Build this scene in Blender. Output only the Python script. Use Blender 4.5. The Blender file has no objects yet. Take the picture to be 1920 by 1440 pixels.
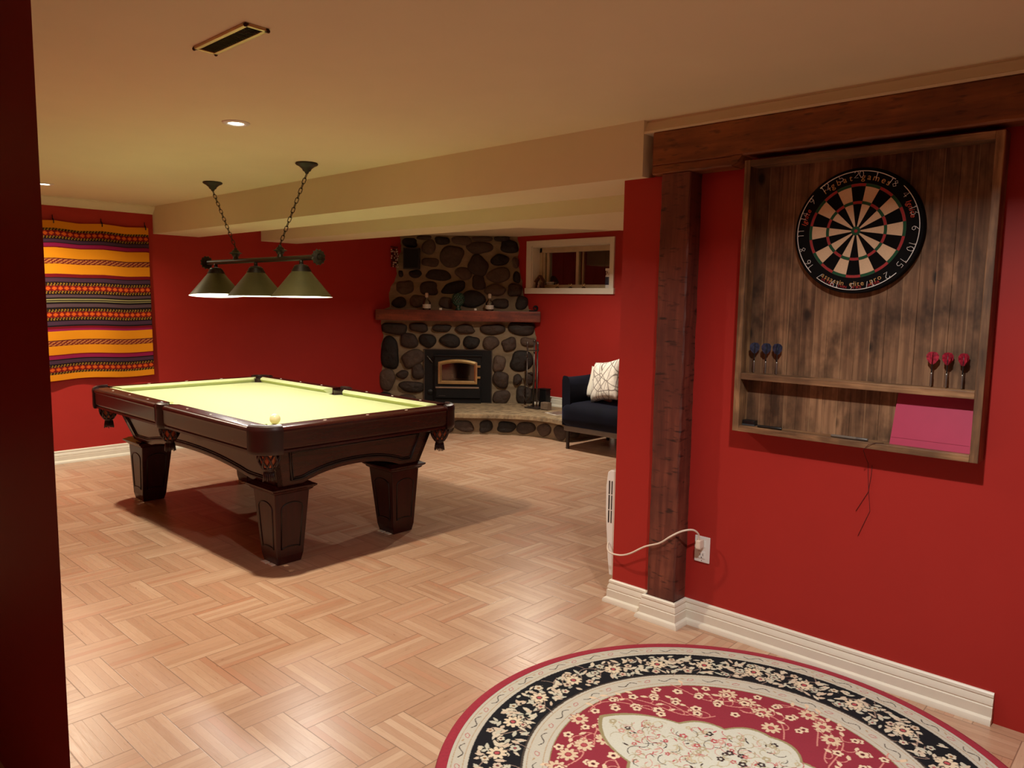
import bpy, bmesh, math, random
import numpy as np
from mathutils import Vector, Matrix
PI = math.pi
random.seed(7)
scn = bpy.context.scene
COL = scn.collection

# ------------------------------------------------------------------ node helpers
class G:
    """tiny shader-graph writer"""
    def __init__(self, name, rough=.5, metal=0.0, spec=.5):
        self.m = bpy.data.materials.new(name)
        self.m.use_nodes = True
        self.t = self.m.node_tree
        self.b = self.t.nodes['Principled BSDF']
        self.b.inputs['Roughness'].default_value = rough
        self.b.inputs['Metallic'].default_value = metal
        self.b.inputs['Specular IOR Level'].default_value = spec
    def n(self, kind, **kw):
        nd = self.t.nodes.new(kind)
        for k, v in kw.items():
            setattr(nd, k, v)
        return nd
    def put(self, sock, v):
        if hasattr(v, 'is_output') or isinstance(v, bpy.types.NodeSocket):
            self.t.links.new(v, sock)
        elif isinstance(v, (tuple, list)) and sock.type == 'RGBA' and len(v) == 3:
            sock.default_value = (*v, 1)
        else:
            sock.default_value = v
    def math(self, op, a, b=None, c=None):
        nd = self.n('ShaderNodeMath', operation=op)
        for i, v in enumerate((a, b, c)):
            if v is not None:
                self.put(nd.inputs[i], v)
        return nd.outputs[0]
    def mix(self, f, a, b, blend='MIX'):
        nd = self.n('ShaderNodeMix', data_type='RGBA', blend_type=blend)
        self.put(nd.inputs[0], f); self.put(nd.inputs[6], a); self.put(nd.inputs[7], b)
        return nd.outputs[2]
    def obj(self, scale=(1, 1, 1), rot=(0, 0, 0), loc=(0, 0, 0)):
        tc = self.n('ShaderNodeTexCoord'); mp = self.n('ShaderNodeMapping')
        self.put(mp.inputs['Scale'], scale); self.put(mp.inputs['Rotation'], rot); self.put(mp.inputs['Location'], loc)
        self.t.links.new(tc.outputs['Object'], mp.inputs['Vector'])
        return mp.outputs[0]
    def xyz(self, v):
        nd = self.n('ShaderNodeSeparateXYZ'); self.put(nd.inputs[0], v); return nd.outputs
    def vec(self, x, y, z):
        nd = self.n('ShaderNodeCombineXYZ')
        for i, v in enumerate((x, y, z)):
            self.put(nd.inputs[i], v)
        return nd.outputs[0]
    def noise(self, vec, scale=5, detail=4, rough=.55, dist=0):
        nd = self.n('ShaderNodeTexNoise')
        self.put(nd.inputs['Vector'], vec); self.put(nd.inputs['Scale'], scale)
        self.put(nd.inputs['Detail'], detail); self.put(nd.inputs['Roughness'], rough); self.put(nd.inputs['Distortion'], dist)
        return nd.outputs['Fac']
    def white(self, vec):
        nd = self.n('ShaderNodeTexWhiteNoise', noise_dimensions='3D'); self.put(nd.inputs['Vector'], vec)
        return nd.outputs['Value']
    def ramp(self, f, stops, interp='LINEAR'):
        nd = self.n('ShaderNodeValToRGB'); self.put(nd.inputs[0], f)
        r = nd.color_ramp; r.interpolation = interp
        while len(r.elements) < len(stops):
            r.elements.new(.5)
        for e, (p, c) in zip(r.elements, stops):
            e.position = p; e.color = (*c, 1) if len(c) == 3 else c
        return nd.outputs[0]
    def mapr(self, f, a, b, c=0., d=1.):
        nd = self.n('ShaderNodeMapRange'); 
        for i, v in enumerate((f, a, b, c, d)):
            self.put(nd.inputs[i], v)
        return nd.outputs[0]
    def bump(self, h, strength=.3, dist=.002):
        nd = self.n('ShaderNodeBump'); self.put(nd.inputs['Height'], h)
        nd.inputs['Strength'].default_value = strength; nd.inputs['Distance'].default_value = dist
        self.put(self.b.inputs['Normal'], nd.outputs[0])
    def color(self, v):
        self.put(self.b.inputs['Base Color'], v)
    def rough(self, v):
        self.put(self.b.inputs['Roughness'], v)

def s2l(r, g, b):
    f = lambda c: (c/255/12.92) if c/255 <= .04045 else ((c/255+.055)/1.055)**2.4
    return (f(r), f(g), f(b))

def plain(name, col, rough=.5, metal=0., var=.08, scale=14, bump=.0, bscale=120, spec=.5, bdist=.001):
    g = G(name, rough, metal, spec)
    v = g.obj()
    n = g.noise(v, scale, 3)
    lo = tuple(c*(1-var) for c in col); hi = tuple(min(1, c*(1+var)) for c in col)
    g.color(g.ramp(n, [(.3, lo), (.7, hi)]))
    if bump:
        g.bump(g.noise(v, bscale, 3), bump, bdist)
    return g.m

def wood(name, dark, mid, light, grain='X', rough=.5, k=1.0, rotz=0., blotch=.25, bump=.15, gouge=0., spec=.5):
    g = G(name, rough, 0, spec)
    st = {'X': (1.2, 14, 14), 'Y': (14, 1.2, 14), 'Z': (14, 14, 1.2)}[grain]
    v = g.obj(tuple(s*k for s in st), (0, 0, rotz))
    if rotz:   # rotate first, then stretch
        v0 = g.obj((1, 1, 1), (0, 0, rotz)); mp = g.n('ShaderNodeMapping'); g.put(mp.inputs['Scale'], tuple(s*k for s in st))
        g.t.links.new(v0, mp.inputs['Vector']); v = mp.outputs[0]
    n = g.noise(v, 2.2, 7, .62, .6)
    fine = g.noise(v, 9, 4, .6)
    n2 = g.math('MULTIPLY_ADD', fine, .25, g.math('MULTIPLY', n, .8))
    c = g.ramp(n2, [(.3, dark), (.52, mid), (.75, light)])
    bl = g.noise(g.obj(), 5, 3)
    c = g.mix(g.mapr(bl, .42, .62, 0, blotch), c, dark)
    if gouge:
        sw = {'X': (16, 70, 70), 'Y': (70, 16, 70), 'Z': (15, 15, 62)}[grain]
        gv = g.noise(g.obj(sw), 1, 2, .5)
        gm = g.mapr(gv, .58, .72, 0, gouge)
        c = g.mix(gm, c, tuple(x*.12 for x in dark))
    g.color(c)
    if bump:
        g.bump(n2, bump, .003)
    return g.m

def emit(name, col, strength):
    m = bpy.data.materials.new(name); m.use_nodes = True
    t = m.node_tree; t.nodes.remove(t.nodes['Principled BSDF'])
    e = t.nodes.new('ShaderNodeEmission'); e.inputs[0].default_value = (*col, 1); e.inputs[1].default_value = strength
    t.links.new(e.outputs[0], t.nodes['Material Output'].inputs[0])
    return m

def glass(name, col=(1, 1, 1), gloss=.12, rough=.03):
    m = bpy.data.materials.new(name); m.use_nodes = True
    t = m.node_tree; t.nodes.remove(t.nodes['Principled BSDF'])
    tr = t.nodes.new('ShaderNodeBsdfTransparent'); tr.inputs[0].default_value = (*col, 1)
    gl = t.nodes.new('ShaderNodeBsdfGlossy'); gl.inputs['Roughness'].default_value = rough
    fr = t.nodes.new('ShaderNodeFresnel'); fr.inputs[0].default_value = 1.5
    ad = t.nodes.new('ShaderNodeMath'); ad.operation = 'ADD'; ad.inputs[1].default_value = gloss*.3
    t.links.new(fr.outputs[0], ad.inputs[0])
    mx = t.nodes.new('ShaderNodeMixShader')
    t.links.new(ad.outputs[0], mx.inputs[0]); t.links.new(tr.outputs[0], mx.inputs[1]); t.links.new(gl.outputs[0], mx.inputs[2])
    t.links.new(mx.outputs[0], t.nodes['Material Output'].inputs[0])
    return m

# ------------------------------------------------------------------ object helpers
WL = {}          # object name -> world location of its origin
def empty(name, loc, label, cat, group=None):
    o = bpy.data.objects.new(name, None); COL.objects.link(o)
    o.empty_display_size = .05; o.location = loc; WL[o.name] = Vector(loc)
    tag(o, label, cat, group)
    return o
def tag(o, label=None, cat=None, group=None, kind=None):
    if label: o['label'] = label
    if cat: o['category'] = cat
    if group: o['group'] = group
    if kind: o['kind'] = kind
    return o

class MB:
    """collects shapes, links them as ONE mesh object; shapes are given in world coordinates (or in the frame M)"""
    def __init__(self, M=None):
        self.v = []; self.f = []; self.mi = []; self.M = M; self.cur = 0; self.att = []
        self.tint = .5
    def add(self, vs, fs):
        o = len(self.v)
        self.v += [tuple(v) for v in vs]
        self.att += [self.tint]*len(vs)
        self.f += [tuple(i+o for i in f) for f in fs]
        self.mi += [self.cur]*len(fs)
        return self
    def box(self, x0, x1, y0, y1, z0, z1):
        if x0 > x1: x0, x1 = x1, x0
        if y0 > y1: y0, y1 = y1, y0
        if z0 > z1: z0, z1 = z1, z0
        v = [(x0, y0, z0), (x1, y0, z0), (x1, y1, z0), (x0, y1, z0), (x0, y0, z1), (x1, y0, z1), (x1, y1, z1), (x0, y1, z1)]
        return self.add(v, [(0, 3, 2, 1), (4, 5, 6, 7), (0, 1, 5, 4), (1, 2, 6, 5), (2, 3, 7, 6), (3, 0, 4, 7)])
    def cbox(self, x0, x1, y0, y1, z0, z1, b=.004):
        """box with chamfered edges (all twelve)"""
        c = [((x0+x1)/2, (x1-x0)/2), ((y0+y1)/2, (y1-y0)/2), ((z0+z1)/2, (z1-z0)/2)]
        bm = bmesh.new(); bmesh.ops.create_cube(bm, size=2)
        for v in bm.verts:
            v.co = Vector([c[i][0]+v.co[i]*c[i][1] for i in range(3)])
        bmesh.ops.bevel(bm, geom=bm.edges[:], offset=b, segments=2, affect='EDGES', profile=.6)
        bm.verts.index_update()
        self.add([tuple(v.co) for v in bm.verts], [[v.index for v in f.verts] for f in bm.faces]); bm.free()
        return self
    def prism(self, poly, d, base=(0, 0, 0), ax=None):
        """poly: list of 3D points (planar), extruded by vector d"""
        n = len(poly); d = Vector(d)
        p = [Vector(q) for q in poly]
        v = p+[q+d for q in p]
        f = [tuple(range(n-1, -1, -1)), tuple(range(n, 2*n))]
        f += [(i, (i+1) % n, (i+1) % n+n, i+n) for i in range(n)]
        return self.add(v, f)
    def tube(self, pts, r, n=8, closed=False, cap=True):
        pts = [Vector(p) for p in pts]; m = len(pts)
        rs = r if isinstance(r, (list, tuple)) else [r]*m
        rings = []; prev = None
        for i, p in enumerate(pts):
            a = pts[(i-1) % m] if (closed or i) else p
            b = pts[(i+1) % m] if (closed or i < m-1) else p
            t = (b-a).normalized()
            if prev is None:
                u = t.orthogonal().normalized()
            else:
                u = prev-t*prev.dot(t)
                u = u.normalized() if u.length > 1e-6 else t.orthogonal().normalized()
            prev = u; w = t.cross(u)
            rings.append([p+(u*math.cos(2*PI*k/n)+w*math.sin(2*PI*k/n))*rs[i] for k in range(n)])
        v = [q for rg in rings for q in rg]; f = []
        for i in range(m if closed else m-1):
            j = (i+1) % m
            for k in range(n):
                f.append((i*n+k, i*n+(k+1) % n, j*n+(k+1) % n, j*n+k))
        if cap and not closed:
            f.append(tuple(range(n-1, -1, -1))); f.append(tuple((m-1)*n+k for k in range(n)))
        return self.add(v, f)
    def lathe(self, prof, c=(0, 0, 0), axis='Z', n=32, cap=True):
        """prof: (radius, height) pairs along the axis"""
        c = Vector(c); v = []; f = []
        A = {'Z': lambda r, a, h: (r*math.cos(a), r*math.sin(a), h), 'Y': lambda r, a, h: (r*math.cos(a), h, -r*math.sin(a)), 'X': lambda r, a, h: (h, r*math.cos(a), r*math.sin(a))}[axis] if isinstance(axis, str) else None
        if A is None:
            ax = Vector(axis).normalized(); u = ax.orthogonal().normalized(); w = ax.cross(u)
            A = lambda r, a, h: tuple(u*(r*math.cos(a))+w*(r*math.sin(a))+ax*h)
        for r, h in prof:
            v += [c+Vector(A(max(r, 1e-5), 2*PI*k/n, h)) for k in range(n)]
        m = len(prof)
        for i in range(m-1):
            for k in range(n):
                f.append((i*n+k, i*n+(k+1) % n, (i+1)*n+(k+1) % n, (i+1)*n+k))
        if cap:
            f.append(tuple(range(n-1, -1, -1))); f.append(tuple((m-1)*n+k for k in range(n)))
        return self.add(v, f)
    def ball(self, c, r, n=16):
        rr = r if isinstance(r, (tuple, list)) else (r, r, r)
        v = []; f = []; c = Vector(c); m = n//2
        for i in range(m+1):
            th = PI*i/m
            for k in range(n):
                a = 2*PI*k/n
                v.append(c+Vector((rr[0]*math.sin(th)*math.cos(a), rr[1]*math.sin(th)*math.sin(a), rr[2]*math.cos(th))))
        for i in range(m):
            for k in range(n):
                f.append((i*n+k, (i+1)*n+k, (i+1)*n+(k+1) % n, i*n+(k+1) % n))
        return self.add(v, f)
    def rbox(self, c, h, r, n=10, puff=0.):
        """soft box: half sizes h, corner radius r, faces bulged by puff"""
        c = Vector(c); h = Vector(h); vid = {}; vs = []; fs = []
        def put(q):
            key = tuple(round(x, 5) for x in q)
            if key in vid: return vid[key]
            p = Vector((q[0]*h[0], q[1]*h[1], q[2]*h[2]))
            inner = Vector([max(-(h[i]-r), min(h[i]-r, p[i])) for i in range(3)])
            d = p-inner
            if d.length > 1e-7: d = d.normalized()*r
            p2 = inner+d
            for i in range(3):
                j, k = (i+1) % 3, (i+2) % 3
                p2[i] += puff*(p2[i]/h[i])*(1-(p2[j]/h[j])**2)*(1-(p2[k]/h[k])**2)
            vs.append(c+p2); vid[key] = len(vs)-1; return vid[key]
        g = [-1+2*i/n for i in range(n+1)]
        # denser near the edges
        g = [math.sin(x*PI/2)*.5+x*.5 for x in g]
        for ax in range(3):
            for sgn in (-1, 1):
                for i in range(n):
                    for j in range(n):
                        q = []
                        for a, b in ((i, j), (i+1, j), (i+1, j+1), (i, j+1)):
                            p = [0, 0, 0]; p[ax] = sgn; p[(ax+1) % 3] = g[a]; p[(ax+2) % 3] = g[b]; q.append(put(p))
                        fs.append(tuple(q) if sgn > 0 else tuple(reversed(q)))
        return self.add(vs, fs)
    def sweep(self, path, prof, closed=False):
        """path: plan points (x,y); prof: (offset to the left of travel, z) closed polygon; mitred corners"""
        m = len(path); P = [Vector((p[0], p[1])) for p in path]; rings = []
        for i in range(m):
            d0 = (P[i]-P[i-1]).normalized() if i else None
            d1 = (P[i+1]-P[i]).normalized() if i < m-1 else None
            if d0 is None: nrm = Vector((-d1.y, d1.x)); k = 1
            elif d1 is None: nrm = Vector((-d0.y, d0.x)); k = 1
            else:
                n0 = Vector((-d0.y, d0.x)); n1 = Vector((-d1.y, d1.x)); nrm = (n0+n1).normalized(); k = 1/max(.2, nrm.dot(n0))
            rings.append([(P[i].x+nrm.x*o*k, P[i].y+nrm.y*o*k, z) for o, z in prof])
        n = len(prof); v = [q for r in rings for q in r]; f = []
        for i in range(m-1):
            for k in range(n):
                f.append((i*n+k, (i+1)*n+k, (i+1)*n+(k+1) % n, i*n+(k+1) % n))
        f.append(tuple(range(n))); f.append(tuple((m-1)*n+k for k in range(n-1, -1, -1)))
        return self.add(v, f)
    def build(self, name, mats, parent=None, loc=None, smooth=False, bevel=0., fix=True, att=None, auto=None):
        me = bpy.data.meshes.new(name)
        V = [Vector(v) for v in self.v]
        if self.M is not None: V = [self.M @ v for v in V]
        org = WL[parent.name] if parent is not None else Vector(loc or (0, 0, 0))
        me.from_pydata([tuple(v-org) for v in V], [], self.f)
        mats = mats if isinstance(mats, (list, tuple)) else [mats]
        for m in mats: me.materials.append(m)
        if len(mats) > 1: me.polygons.foreach_set('material_index', self.mi)
        if att:
            a = me.attributes.new(att, 'FLOAT', 'POINT'); a.data.foreach_set('value', self.att)
        if fix:
            bm = bmesh.new(); bm.from_mesh(me); bmesh.ops.recalc_face_normals(bm, faces=bm.faces[:]); bm.to_mesh(me); bm.free()
        if smooth:
            me.shade_smooth()
            if auto is not None:
                bm = bmesh.new(); bm.from_mesh(me)
                for e in bm.edges:
                    if len(e.link_faces) == 2 and e.calc_face_angle(0) > auto: e.smooth = False
                bm.to_mesh(me); bm.free()
        me.update()
        o = bpy.data.objects.new(name, me); COL.objects.link(o)
        if parent is not None:
            o.parent = parent; WL[o.name] = org
        else:
            o.location = org; WL[o.name] = org
        if bevel:
            md = o.modifiers.new('edge', 'BEVEL'); md.width = bevel; md.segments = 2; md.limit_method = 'ANGLE'; md.angle_limit = .6
        return o

def glyphs(text, size, thick):
    """list of (char, mesh verts, faces, advance width) in the XY plane"""
    out = []
    for ch in text:
        if ch == ' ':
            out.append((ch, [], [], size*.45)); continue
        cu = bpy.data.curves.new('glyph', 'FONT'); cu.body = ch; cu.size = size; cu.extrude = thick/2
        ob = bpy.data.objects.new('glyph', cu)
        me = bpy.data.meshes.new_from_object(ob)
        vs = [tuple(v.co) for v in me.vertices]; fs = [tuple(p.vertices) for p in me.polygons]
        x0 = min(v[0] for v in vs); x1 = max(v[0] for v in vs)
        vs = [(v[0]-x0, v[1], v[2]) for v in vs]
        out.append((ch, vs, fs, (x1-x0)+size*.1))
        bpy.data.objects.remove(ob); bpy.data.curves.remove(cu); bpy.data.meshes.remove(me)
    return out

def paint_mesh(name, me_v, me_f, colors, mat, parent=None, loc=(0, 0, 0), attr='paint'):
    """mesh from numpy arrays with one colour per vertex (pattern woven or printed on the thing)"""
    me = bpy.data.meshes.new(name)
    nv = len(me_v); nf = len(me_f)
    me.vertices.add(nv); me.vertices.foreach_set('co', me_v.astype(np.float32).ravel())
    me.loops.add(nf*4); me.loops.foreach_set('vertex_index', me_f.astype(np.int32).ravel())
    me.polygons.add(nf); me.polygons.foreach_set('loop_start', np.arange(0, nf*4, 4, dtype=np.int32))
    me.polygons.foreach_set('loop_total', np.full(nf, 4, dtype=np.int32))
    a = me.color_attributes.new(attr, 'FLOAT_COLOR', 'POINT')
    a.data.foreach_set('color', np.c_[colors, np.ones(nv)].astype(np.float32).ravel())
    me.update(); me.validate()
    me.materials.append(mat); me.shade_smooth()
    o = bpy.data.objects.new(name, me); COL.objects.link(o)
    if parent is not None:
        o.parent = parent; WL[o.name] = WL[parent.name]
    else:
        o.location = loc; WL[o.name] = Vector(loc)
    return o

def painted(name, attr='paint', rough=.9, bump=.3, bscale=400, bdist=.001, spec=.2):
    g = G(name, rough, 0, spec)
    a = g.n('ShaderNodeAttribute', attribute_name=attr)
    v = g.obj(); n = g.noise(v, bscale, 2)
    g.color(g.mix(g.mapr(n, .2, .8, 0, .22), a.outputs['Color'], g.mix(1., a.outputs['Color'], (.55, .55, .55), 'MULTIPLY')))
    g.bump(n, bump, bdist)
    return g.m
# ------------------------------------------------------------------ materials
RED = plain('red_wall_paint', (.375, .0215, .0165), .5, var=.03, scale=3, bump=.04, bscale=220, spec=.3)
CEIL = plain('cream_ceiling_paint', (.75, .67, .47), .75, var=.015, scale=4, spec=.2)
WHITE = plain('white_trim_paint', s2l(226, 220, 205), .38, var=.02)
WHITEP = plain('white_plastic', s2l(228, 226, 222), .35, var=.01)
BLACKM = plain('black_metal', s2l(17, 17, 19), .5, .0, var=.15, spec=.3)
BLACKP = plain('black_plastic', s2l(18, 18, 19), .4)
BRASS = plain('brass', s2l(206, 176, 128), .3, .9, var=.1)
STEEL = plain('steel', s2l(150, 146, 140), .35, .9)
DARKST = plain('dark_steel', s2l(92, 84, 78), .4, .8)
MAHOG = wood('mahogany', s2l(34, 10, 9), s2l(52, 16, 13), s2l(66, 23, 18), 'X', .26, 1., blotch=.15, bump=.03, spec=.38)
MAHOGY = wood('mahogany_end', s2l(34, 10, 9), s2l(52, 16, 13), s2l(66, 23, 18), 'Y', .26, 1., blotch=.15, bump=.03, spec=.38)
MAHOGZ = wood('mahogany_upright', s2l(34, 10, 9), s2l(52, 16, 13), s2l(66, 23, 18), 'Z', .28, 1., blotch=.15, bump=.03, spec=.38)
GROOVE = plain('dark_stain', s2l(20, 8, 7), .4)
FELT = plain('yellow_green_felt', (.51, .545, .27), .95, var=.03, scale=60, bump=.15, bscale=900, spec=.1)
LEATHER = plain('dark_leather', s2l(38, 16, 13), .38, var=.2, bump=.15, bscale=160)
COPPERL = plain('tan_leather', s2l(176, 92, 52), .5, var=.2)
IVORY = plain('ivory_inlay', s2l(232, 222, 200), .3)
POST = wood('rough_hewn_timber', s2l(62, 26, 20), s2l(104, 50, 38), s2l(140, 78, 58), 'Z', .55, .5, blotch=.5, bump=.5, gouge=.8)
BEAM = wood('rough_hewn_beam_timber', s2l(80, 40, 16), s2l(126, 70, 29), s2l(158, 95, 46), 'X', .6, .5, blotch=.4, bump=.5, gouge=.5)
ANG = math.atan2(1.23, 1.29)
MANT = wood('mantel_timber', s2l(70, 24, 14), s2l(122, 50, 28), s2l(160, 78, 46), 'X', .5, .5, rotz=-ANG, blotch=.5, bump=.3, gouge=.4)
CABW = wood('stained_pine_frame', s2l(50, 32, 21), s2l(132, 95, 64), s2l(198, 154, 108), 'X', .55, .9, blotch=.6, bump=.2)
CABZ = wood('stained_pine_upright', s2l(50, 32, 21), s2l(132, 95, 64), s2l(198, 154, 108), 'Z', .55, .9, blotch=.6, bump=.2)

def plank_mat():
    g = G('stained_pine_planks', .6, 0, .35)
    v = g.obj(); s = g.xyz(v)
    idx = g.math('FLOOR', g.math('DIVIDE', g.math('ADD', s[0], 1.394), .1032))
    w = g.white(g.vec(idx, 3.3, 1.7))
    off = g.math('MULTIPLY', w, 9.)
    st = g.vec(g.math('MULTIPLY', s[0], 9.), off, g.math('ADD', g.math('MULTIPLY', s[2], 1.1), off))
    n = g.noise(st, 1.5, 5, .55, 1.2)
    fr = g.math('FRACT', g.math('DIVIDE', g.math('ADD', s[0], 1.394), .1032))
    wv = g.n('ShaderNodeTexWave', wave_type='RINGS', rings_direction='Z')
    g.put(wv.inputs['Vector'], g.vec(g.math('MULTIPLY', g.math('SUBTRACT', fr, g.math('MULTIPLY', w, .9)), 1.6), off, g.math('MULTIPLY', s[2], .42)))
    g.put(wv.inputs['Scale'], 5.); g.put(wv.inputs['Distortion'], 5.); g.put(wv.inputs['Detail'], 2.); g.put(wv.inputs['Detail Scale'], 1.2)
    f = g.math('MULTIPLY_ADD', wv.outputs['Fac'], .12, g.math('MULTIPLY', n, .72))
    f = g.math('ADD', f, g.math('MULTIPLY', g.math('SUBTRACT', w, .5), .18))
    c = g.ramp(f, [(.2, s2l(72, 48, 33)), (.42, s2l(120, 87, 62)), (.62, s2l(156, 117, 85)), (.85, s2l(190, 148, 110))])
    bl = g.noise(g.vec(g.math('MULTIPLY', s[0], 6.), s[1], g.math('MULTIPLY', s[2], 3.6)), 1.5, 4, .6)
    c = g.mix(g.mapr(bl, .44, .66, 0, .85), c, s2l(48, 31, 20))
    vo = g.n('ShaderNodeTexVoronoi'); g.put(vo.inputs['Vector'], g.vec(g.math('MULTIPLY', s[0], 5.5), off, g.math('MULTIPLY', s[2], 3.6))); g.put(vo.inputs['Scale'], 1.)
    c = g.mix(g.mapr(vo.outputs['Distance'], .05, .11, .9, 0), c, s2l(32, 20, 13))
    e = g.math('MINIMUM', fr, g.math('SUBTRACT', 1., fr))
    c = g.mix(g.mapr(e, .008, .022, .3, 0), c, s2l(176, 142, 104))  # bright highlight along each plank seam, painted into the colour
    g.color(c); g.bump(f, .15, .002)
    return g.m
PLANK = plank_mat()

def floor_mat():
    g = G('herringbone_oak_parquet', .34, 0, .62)
    W = .1465
    s = g.xyz(g.obj())
    U = g.math('DIVIDE', g.math('ADD', s[0], 2.985), W); V = g.math('DIVIDE', g.math('SUBTRACT', s[1], 1.149), W)
    iu = g.math('FLOOR', U); iv = g.math('FLOOR', V)
    fu = g.math('SUBTRACT', U, iu); fv = g.math('SUBTRACT', V, iv)
    d = g.math('FLOORED_MODULO', g.math('ADD', g.math('SUBTRACT', iu, iv), .25), 4.)
    lo = g.math('LESS_THAN', d, .75); hi = g.math('GREATER_THAN', d, 2.75)
    isY = g.math('ADD', lo, hi)
    is2 = g.math('MULTIPLY', g.math('GREATER_THAN', d, 1.75), g.math('LESS_THAN', d, 2.75))
    sU = g.math('SUBTRACT', iu, is2); sV = g.math('SUBTRACT', iv, hi)
    aY = g.math('SUBTRACT', V, sV); aX = g.math('SUBTRACT', U, sU)
    def sel(a, b):   # isY ? a : b
        return g.math('ADD', g.math('MULTIPLY', isY, a), g.math('MULTIPLY', g.math('SUBTRACT', 1., isY), b))
    al = sel(aY, aX); ac = sel(fu, fv)
    fing = g.math('FLOOR', g.math('MULTIPLY', ac, 5.))
    wb = g.white(g.vec(sU, sV, .5)); wf = g.white(g.vec(sU, sV, g.math('ADD', fing, 2.5)))
    wf2 = g.white(g.vec(sV, sU, g.math('ADD', fing, 7.5)))
    ident = g.math('ADD', g.math('MULTIPLY', wf, 37.), g.math('MULTIPLY', wb, 61.))
    gr = g.noise(g.vec(g.math('MULTIPLY', al, 1.3), g.math('MULTIPLY', ac, 13.), ident), 1.6, 6, .65, .5)
    fine = g.noise(g.vec(g.math('MULTIPLY', al, 7.), g.math('MULTIPLY', ac, 70.), ident), 1., 3, .6)
    f = g.math('ADD', g.math('MULTIPLY_ADD', wf, .28, .10), g.math('MULTIPLY', wb, .16))
    f = g.math('ADD', f, g.math('MULTIPLY', gr, .34))
    f = g.math('ADD', f, g.math('MULTIPLY', fine, .1))
    c = g.ramp(f, [(.12, s2l(142, 102, 78)), (.35, s2l(172, 133, 106)), (.6, s2l(188, 152, 125)), (.85, s2l(206, 177, 150))])
    c = g.mix(g.mapr(wf2, .86, .95, 0, .55), c, s2l(178, 126, 98))
    # joints
    e1 = g.math('MINIMUM', g.math('MINIMUM', al, g.math('SUBTRACT', 2., al)), g.math('MINIMUM', ac, g.math('SUBTRACT', 1., ac)))
    j1 = g.mapr(e1, .006, .016, .62, 0)
    ff = g.math('SUBTRACT', g.math('MULTIPLY', ac, 5.), fing)
    e2 = g.math('MINIMUM', ff, g.math('SUBTRACT', 1., ff)); j2 = g.mapr(e2, .015, .05, .22, 0)
    j = g.math('MAXIMUM', j1, j2)
    c = g.mix(j, c, s2l(84, 52, 36))
    g.color(c)
    g.rough(g.mapr(gr, .2, .8, .25, .36))
    g.bump(g.math('SUBTRACT', g.math('MULTIPLY', fine, .25), j), .25, .0012)
    return g.m
FLOOR = floor_mat()

# ------------------------------------------------------------------ the setting
def struct(mb, name, mat, **kw):
    o = mb.build(name, mat, **kw); o['kind'] = 'structure'; return o
ZC, ZS = 2.219, 1.98
YF = 6.65
struct(MB().box(-7.2, 1.6, -2.2, 6.9, -.06, 0), 'floor', FLOOR)
cm = MB().box(-7.2, 1.6, -2.2, 4.28, ZC, ZC+.08); cm.box(-7.2, 1.6, 4.28, 6.9, 2.18, ZC+.08)
struct(cm, 'ceiling', CEIL)
struct(MB().box(-7.07, -1.888, 2.865, 3.285, ZS, ZC), 'ceiling_soffit', CEIL)
poly = [(-7.07, 3.92), (-2.0, 3.92), (-2.0, 6.55), (-2.3, 6.27), (-3.95, 4.31), (-7.07, 4.32)]
struct(MB().prism([(x, y, 1.985) for x, y in poly], (0, 0, ZC-1.985)), 'ceiling_beam', CEIL)
struct(MB().box(-7.2, -7.07, -2.2, 6.9, 0, ZC), 'wall_left', RED)
wr = MB().box(-1.9, 1.6, 2.965, 3.1, 0, ZC); wr.box(-2.013, -1.799, 2.913, 3.1, 0, ZS)
wr.box(-2.013, -1.9, 3.1, 6.9, 0, ZC)
struct(wr, 'wall_right', RED)
wb = MB()
WX0, WX1, WZ0, WZ1 = -5.852, -4.74, 1.577, 2.06
wb.box(-7.2, WX0, YF, YF+.2, 0, ZC); wb.box(WX1, -1.9, YF, YF+.2, 0, ZC)
wb.box(WX0, WX1, YF, YF+.2, 0, WZ0); wb.box(WX0, WX1, YF, YF+.2, WZ1, ZC)
struct(wb, 'wall_back', RED)
struct(MB().box(1.5, 1.6, -2.2, 3.0, 0, ZC), 'wall_side', RED)
struct(MB().box(-7.2, 1.6, -2.3, -2.2, 0, ZC), 'wall_front', RED)
# end of the partition at the left edge of the view, its end cut back along the sight line into the room
q = .80; ax, ay = -2.431*q, .683*q
struct(MB().prism([(ax, ay, 0), (ax-.42, ay+.105, 0), (-4.2, ay+.105, 0), (-4.2, ay, 0)], (0, 0, ZC)), 'wall_partition', RED)

BB = [(0, 0), (.034, 0), (.034, .010), (.029, .020), (.019, .026), (.019, .060), (.0145, .063), (.0175, .068), (.0165, .078), (.010, .092), (.013, .096), (.012, .105), (.007, .11), (0, .11)]
def baseboard(path, name, z=0):
    struct(MB().sweep(path, [(o, h+z) for o, h in BB]), name, WHITE, smooth=True, auto=.5)
baseboard([(-.445, 2.965), (-1.65, 2.965), (-1.65, 2.868), (-1.80, 2.868), (-1.80, 2.913), (-2.013, 2.913), (-2.013, 2.93)], 'baseboard_right')
baseboard([(-7.07, 5.3), (-7.07, -2.2)], 'baseboard_left')
baseboard([(-4.72, YF), (-5.76, YF)], 'baseboard_back', .235)
baseboard([(-2.013, YF), (-4.66, YF)], 'baseboard_back.001')
CR = [(0, 0), (.066, 0), (.066, -.008), (.058, -.012), (.05, -.028), (.03, -.045), (.02, -.058), (.012, -.062), (.012, -.07), (0, -.07)]
struct(MB().sweep([(-7.07, 2.865), (-7.07, -2.2)], [(o, ZC+h) for o, h in CR]), 'trim_1', CEIL, smooth=True, auto=.5)
CR2 = [(0, 0), (.073, 0), (.073, -.006), (.078, -.010), (.080, -.022), (.088, -.034), (.092, -.046), (.0965, -.048), (.0965, -.058), (0, -.058)]
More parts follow.
